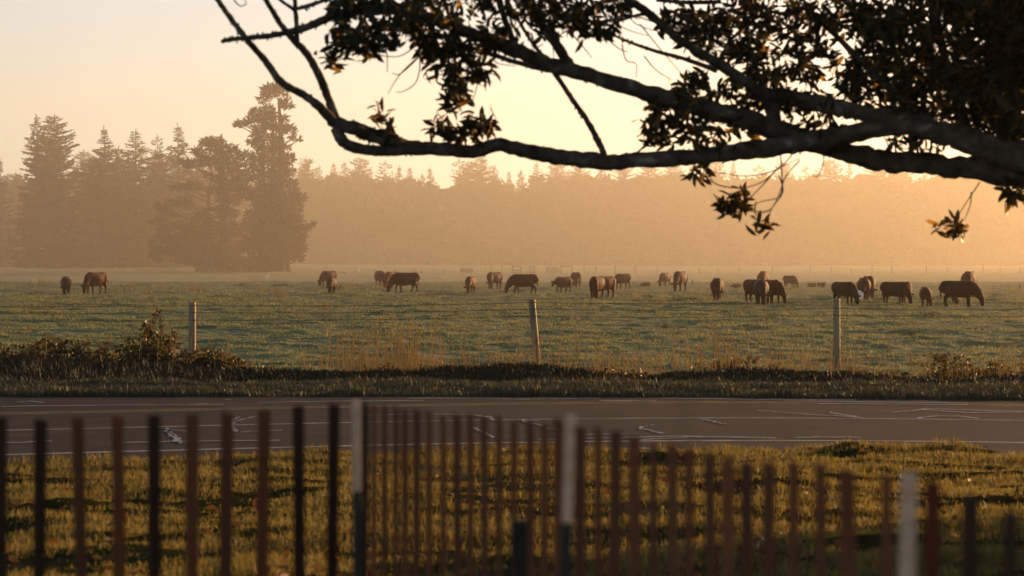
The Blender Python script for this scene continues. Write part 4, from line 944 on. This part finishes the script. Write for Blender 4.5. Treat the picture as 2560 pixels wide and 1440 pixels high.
    # leaf rosettes: (cx, cy, rx, ry, rosettes, distance, spread)
    reg = [(1180,12,330,32,55,14.4,.5),(900,70,75,42,15,14.2,.4),(950,95,60,30,11,14.2,.4),(880,22,80,20,11,14.2,.3),(1010,50,80,46,18,14.3,.4),(900,105,50,24,13,14.2,.3),(850,22,40,22,8,14.2,.3),(1330,60,110,45,18,14.6,.5),(1460,20,130,28,20,14.6,.5),(1480,75,60,22,13,14.6,.4),(1260,95,70,40,10,14.5,.3),
           (1090,80,60,28,13,14.4,.3),(1100,115,50,16,10,14.4,.3),(1120,150,40,28,13,14.4,.3),(1135,210,36,34,13,14.4,.3),(1190,182,34,14,10,14.4,.2),(1140,250,26,24,6,14.4,.2),(1160,120,44,20,8,14.4,.2),
           (830,155,26,14,3,14.2,.1),(975,315,20,26,3,14.7,.1),(950,285,14,12,3,14.7,.1),(1125,312,36,26,8,14.8,.15),(1195,305,36,26,10,14.8,.15),(1155,335,50,14,6,14.8,.15),
           (1830,505,38,26,13,15,.1),(1905,570,12,12,3,15,.1),(2375,580,34,30,6,15,.1),(2520,482,32,18,8,15,.1),(1745,428,22,16,5,15,.1),(2300,355,70,24,11,15.2,.2),(2060,315,54,22,8,15.2,.3),
           (1700,300,100,54,25,15.2,.5),(1660,330,56,40,14,15.1,.3),(1720,250,70,34,12,15.2,.4),(1800,330,90,40,14,15.2,.4),(1860,250,70,40,21,15.2,.5),(1640,270,26,18,6,15,.2),(1770,215,90,30,14,15.3,.4),
           (1900,60,160,90,55,15.5,.8),(1960,160,150,70,46,15.5,.8),(1820,100,70,70,18,15.4,.6),(1740,40,60,40,11,15.2,.5),(1690,70,40,60,11,15.2,.5),(2030,250,120,36,25,15.5,.6),(2130,40,100,50,32,15.6,.8),(2240,110,100,90,65,15.6,.9),(2180,200,80,60,35,15.6,.8),
           (2380,100,180,130,168,15.7,1.0),(2400,250,170,70,96,15.6,.8),(2520,60,140,110,102,15.7,1.0),(2520,200,130,130,116,15.7,1.0),(2560,310,100,60,45,15.6,.8),(2230,280,70,26,12,15.4,.4),(2330,20,200,50,71,15.6,.9),(2640,150,160,260,280,15.7,1.2),
           (2350,150,260,170,122,16.3,1.2),(2500,180,200,170,112,16.6,1.2),(1990,20,160,40,36,15.8,.9),(2000,120,190,120,27,16.3,.6),
           (2400,-420,900,380,900,15.6,2.0),(1500,-320,800,260,420,14.8,1.6),(3200,-200,600,500,500,15.5,2.0),(2900,100,160,240,150,15.4,1.2)]
    C = []; D = []; Lh = []
    gold = []
    for (cx, cy, rx, ry, n, d, sp) in reg:
        for _ in range(n):
            a = rnd.uniform(0, 6.283); k = math.sqrt(rnd.random()); px = cx+rx*k*math.cos(a); py = cy+ry*k*math.sin(a)
            c = np.array(Q(px, py, d+rnd.gauss(0, sp*.6))); big = cy < -100 or cx > 2620
            nl = rnd.randint(6, 9); ax = unit(r.normal(size=(1, 3))*np.array([[1, .6, .7]])+np.array([[-.2, 0, -.05]]))[0]
            dirs = unit(rand_dirs(r, nl)*.85+ax*.75+np.array([0, 0, -.12])); offs = r.normal(0, .02, (nl, 3))+ax*r.uniform(-.07, .05, (nl, 1))
            C.append(c+offs); D.append(dirs); Lh.append(r.uniform(.075, .135, nl)*(1.7 if big else 1))
    C = np.concatenate(C); D = np.concatenate(D); Lh = np.concatenate(Lh)
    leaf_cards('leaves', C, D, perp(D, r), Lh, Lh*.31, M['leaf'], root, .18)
    return root
overhanging_tree()
# unseen shrub beyond the right edge, placed to shade the lower right lawn
def shade_shrub(x, y, w_, h_, seed, lab):
    r = np.random.default_rng(seed); z0 = float(gbase(x, y)); root = empty('unseen_shade_shrub', (x, y, z0)); tag(root, lab, 'shrub')
    n = 6000; u = rand_dirs(r, n)*(r.random((n, 1))**.4); C = np.stack([u[:, 0]*w_, u[:, 1]*w_*.8, h_*.5+u[:, 2]*h_*.5], 1); D = rand_dirs(r, n); L = r.uniform(.10, .2, n)
    leaf_cards('leaves', C, D, perp(D, r), L, L*.5, M['bramble'], root)
    mb = MB()
    for k in range(9):
        a = k*.7; mb.tube([(0, 0, -.1), (math.cos(a)*w_*.3, math.sin(a)*w_*.3, h_*.4), (math.cos(a)*w_*.7, math.sin(a)*w_*.5, h_*.75)], [.05, .03, .012], 6, False)
    mb.build('stems', M['cane'], root)
shade_shrub(7.7, 20.0, 2.5, 3.0, 91, 'unseen round leafy shrub just outside the right edge, placed to shade the lawn')
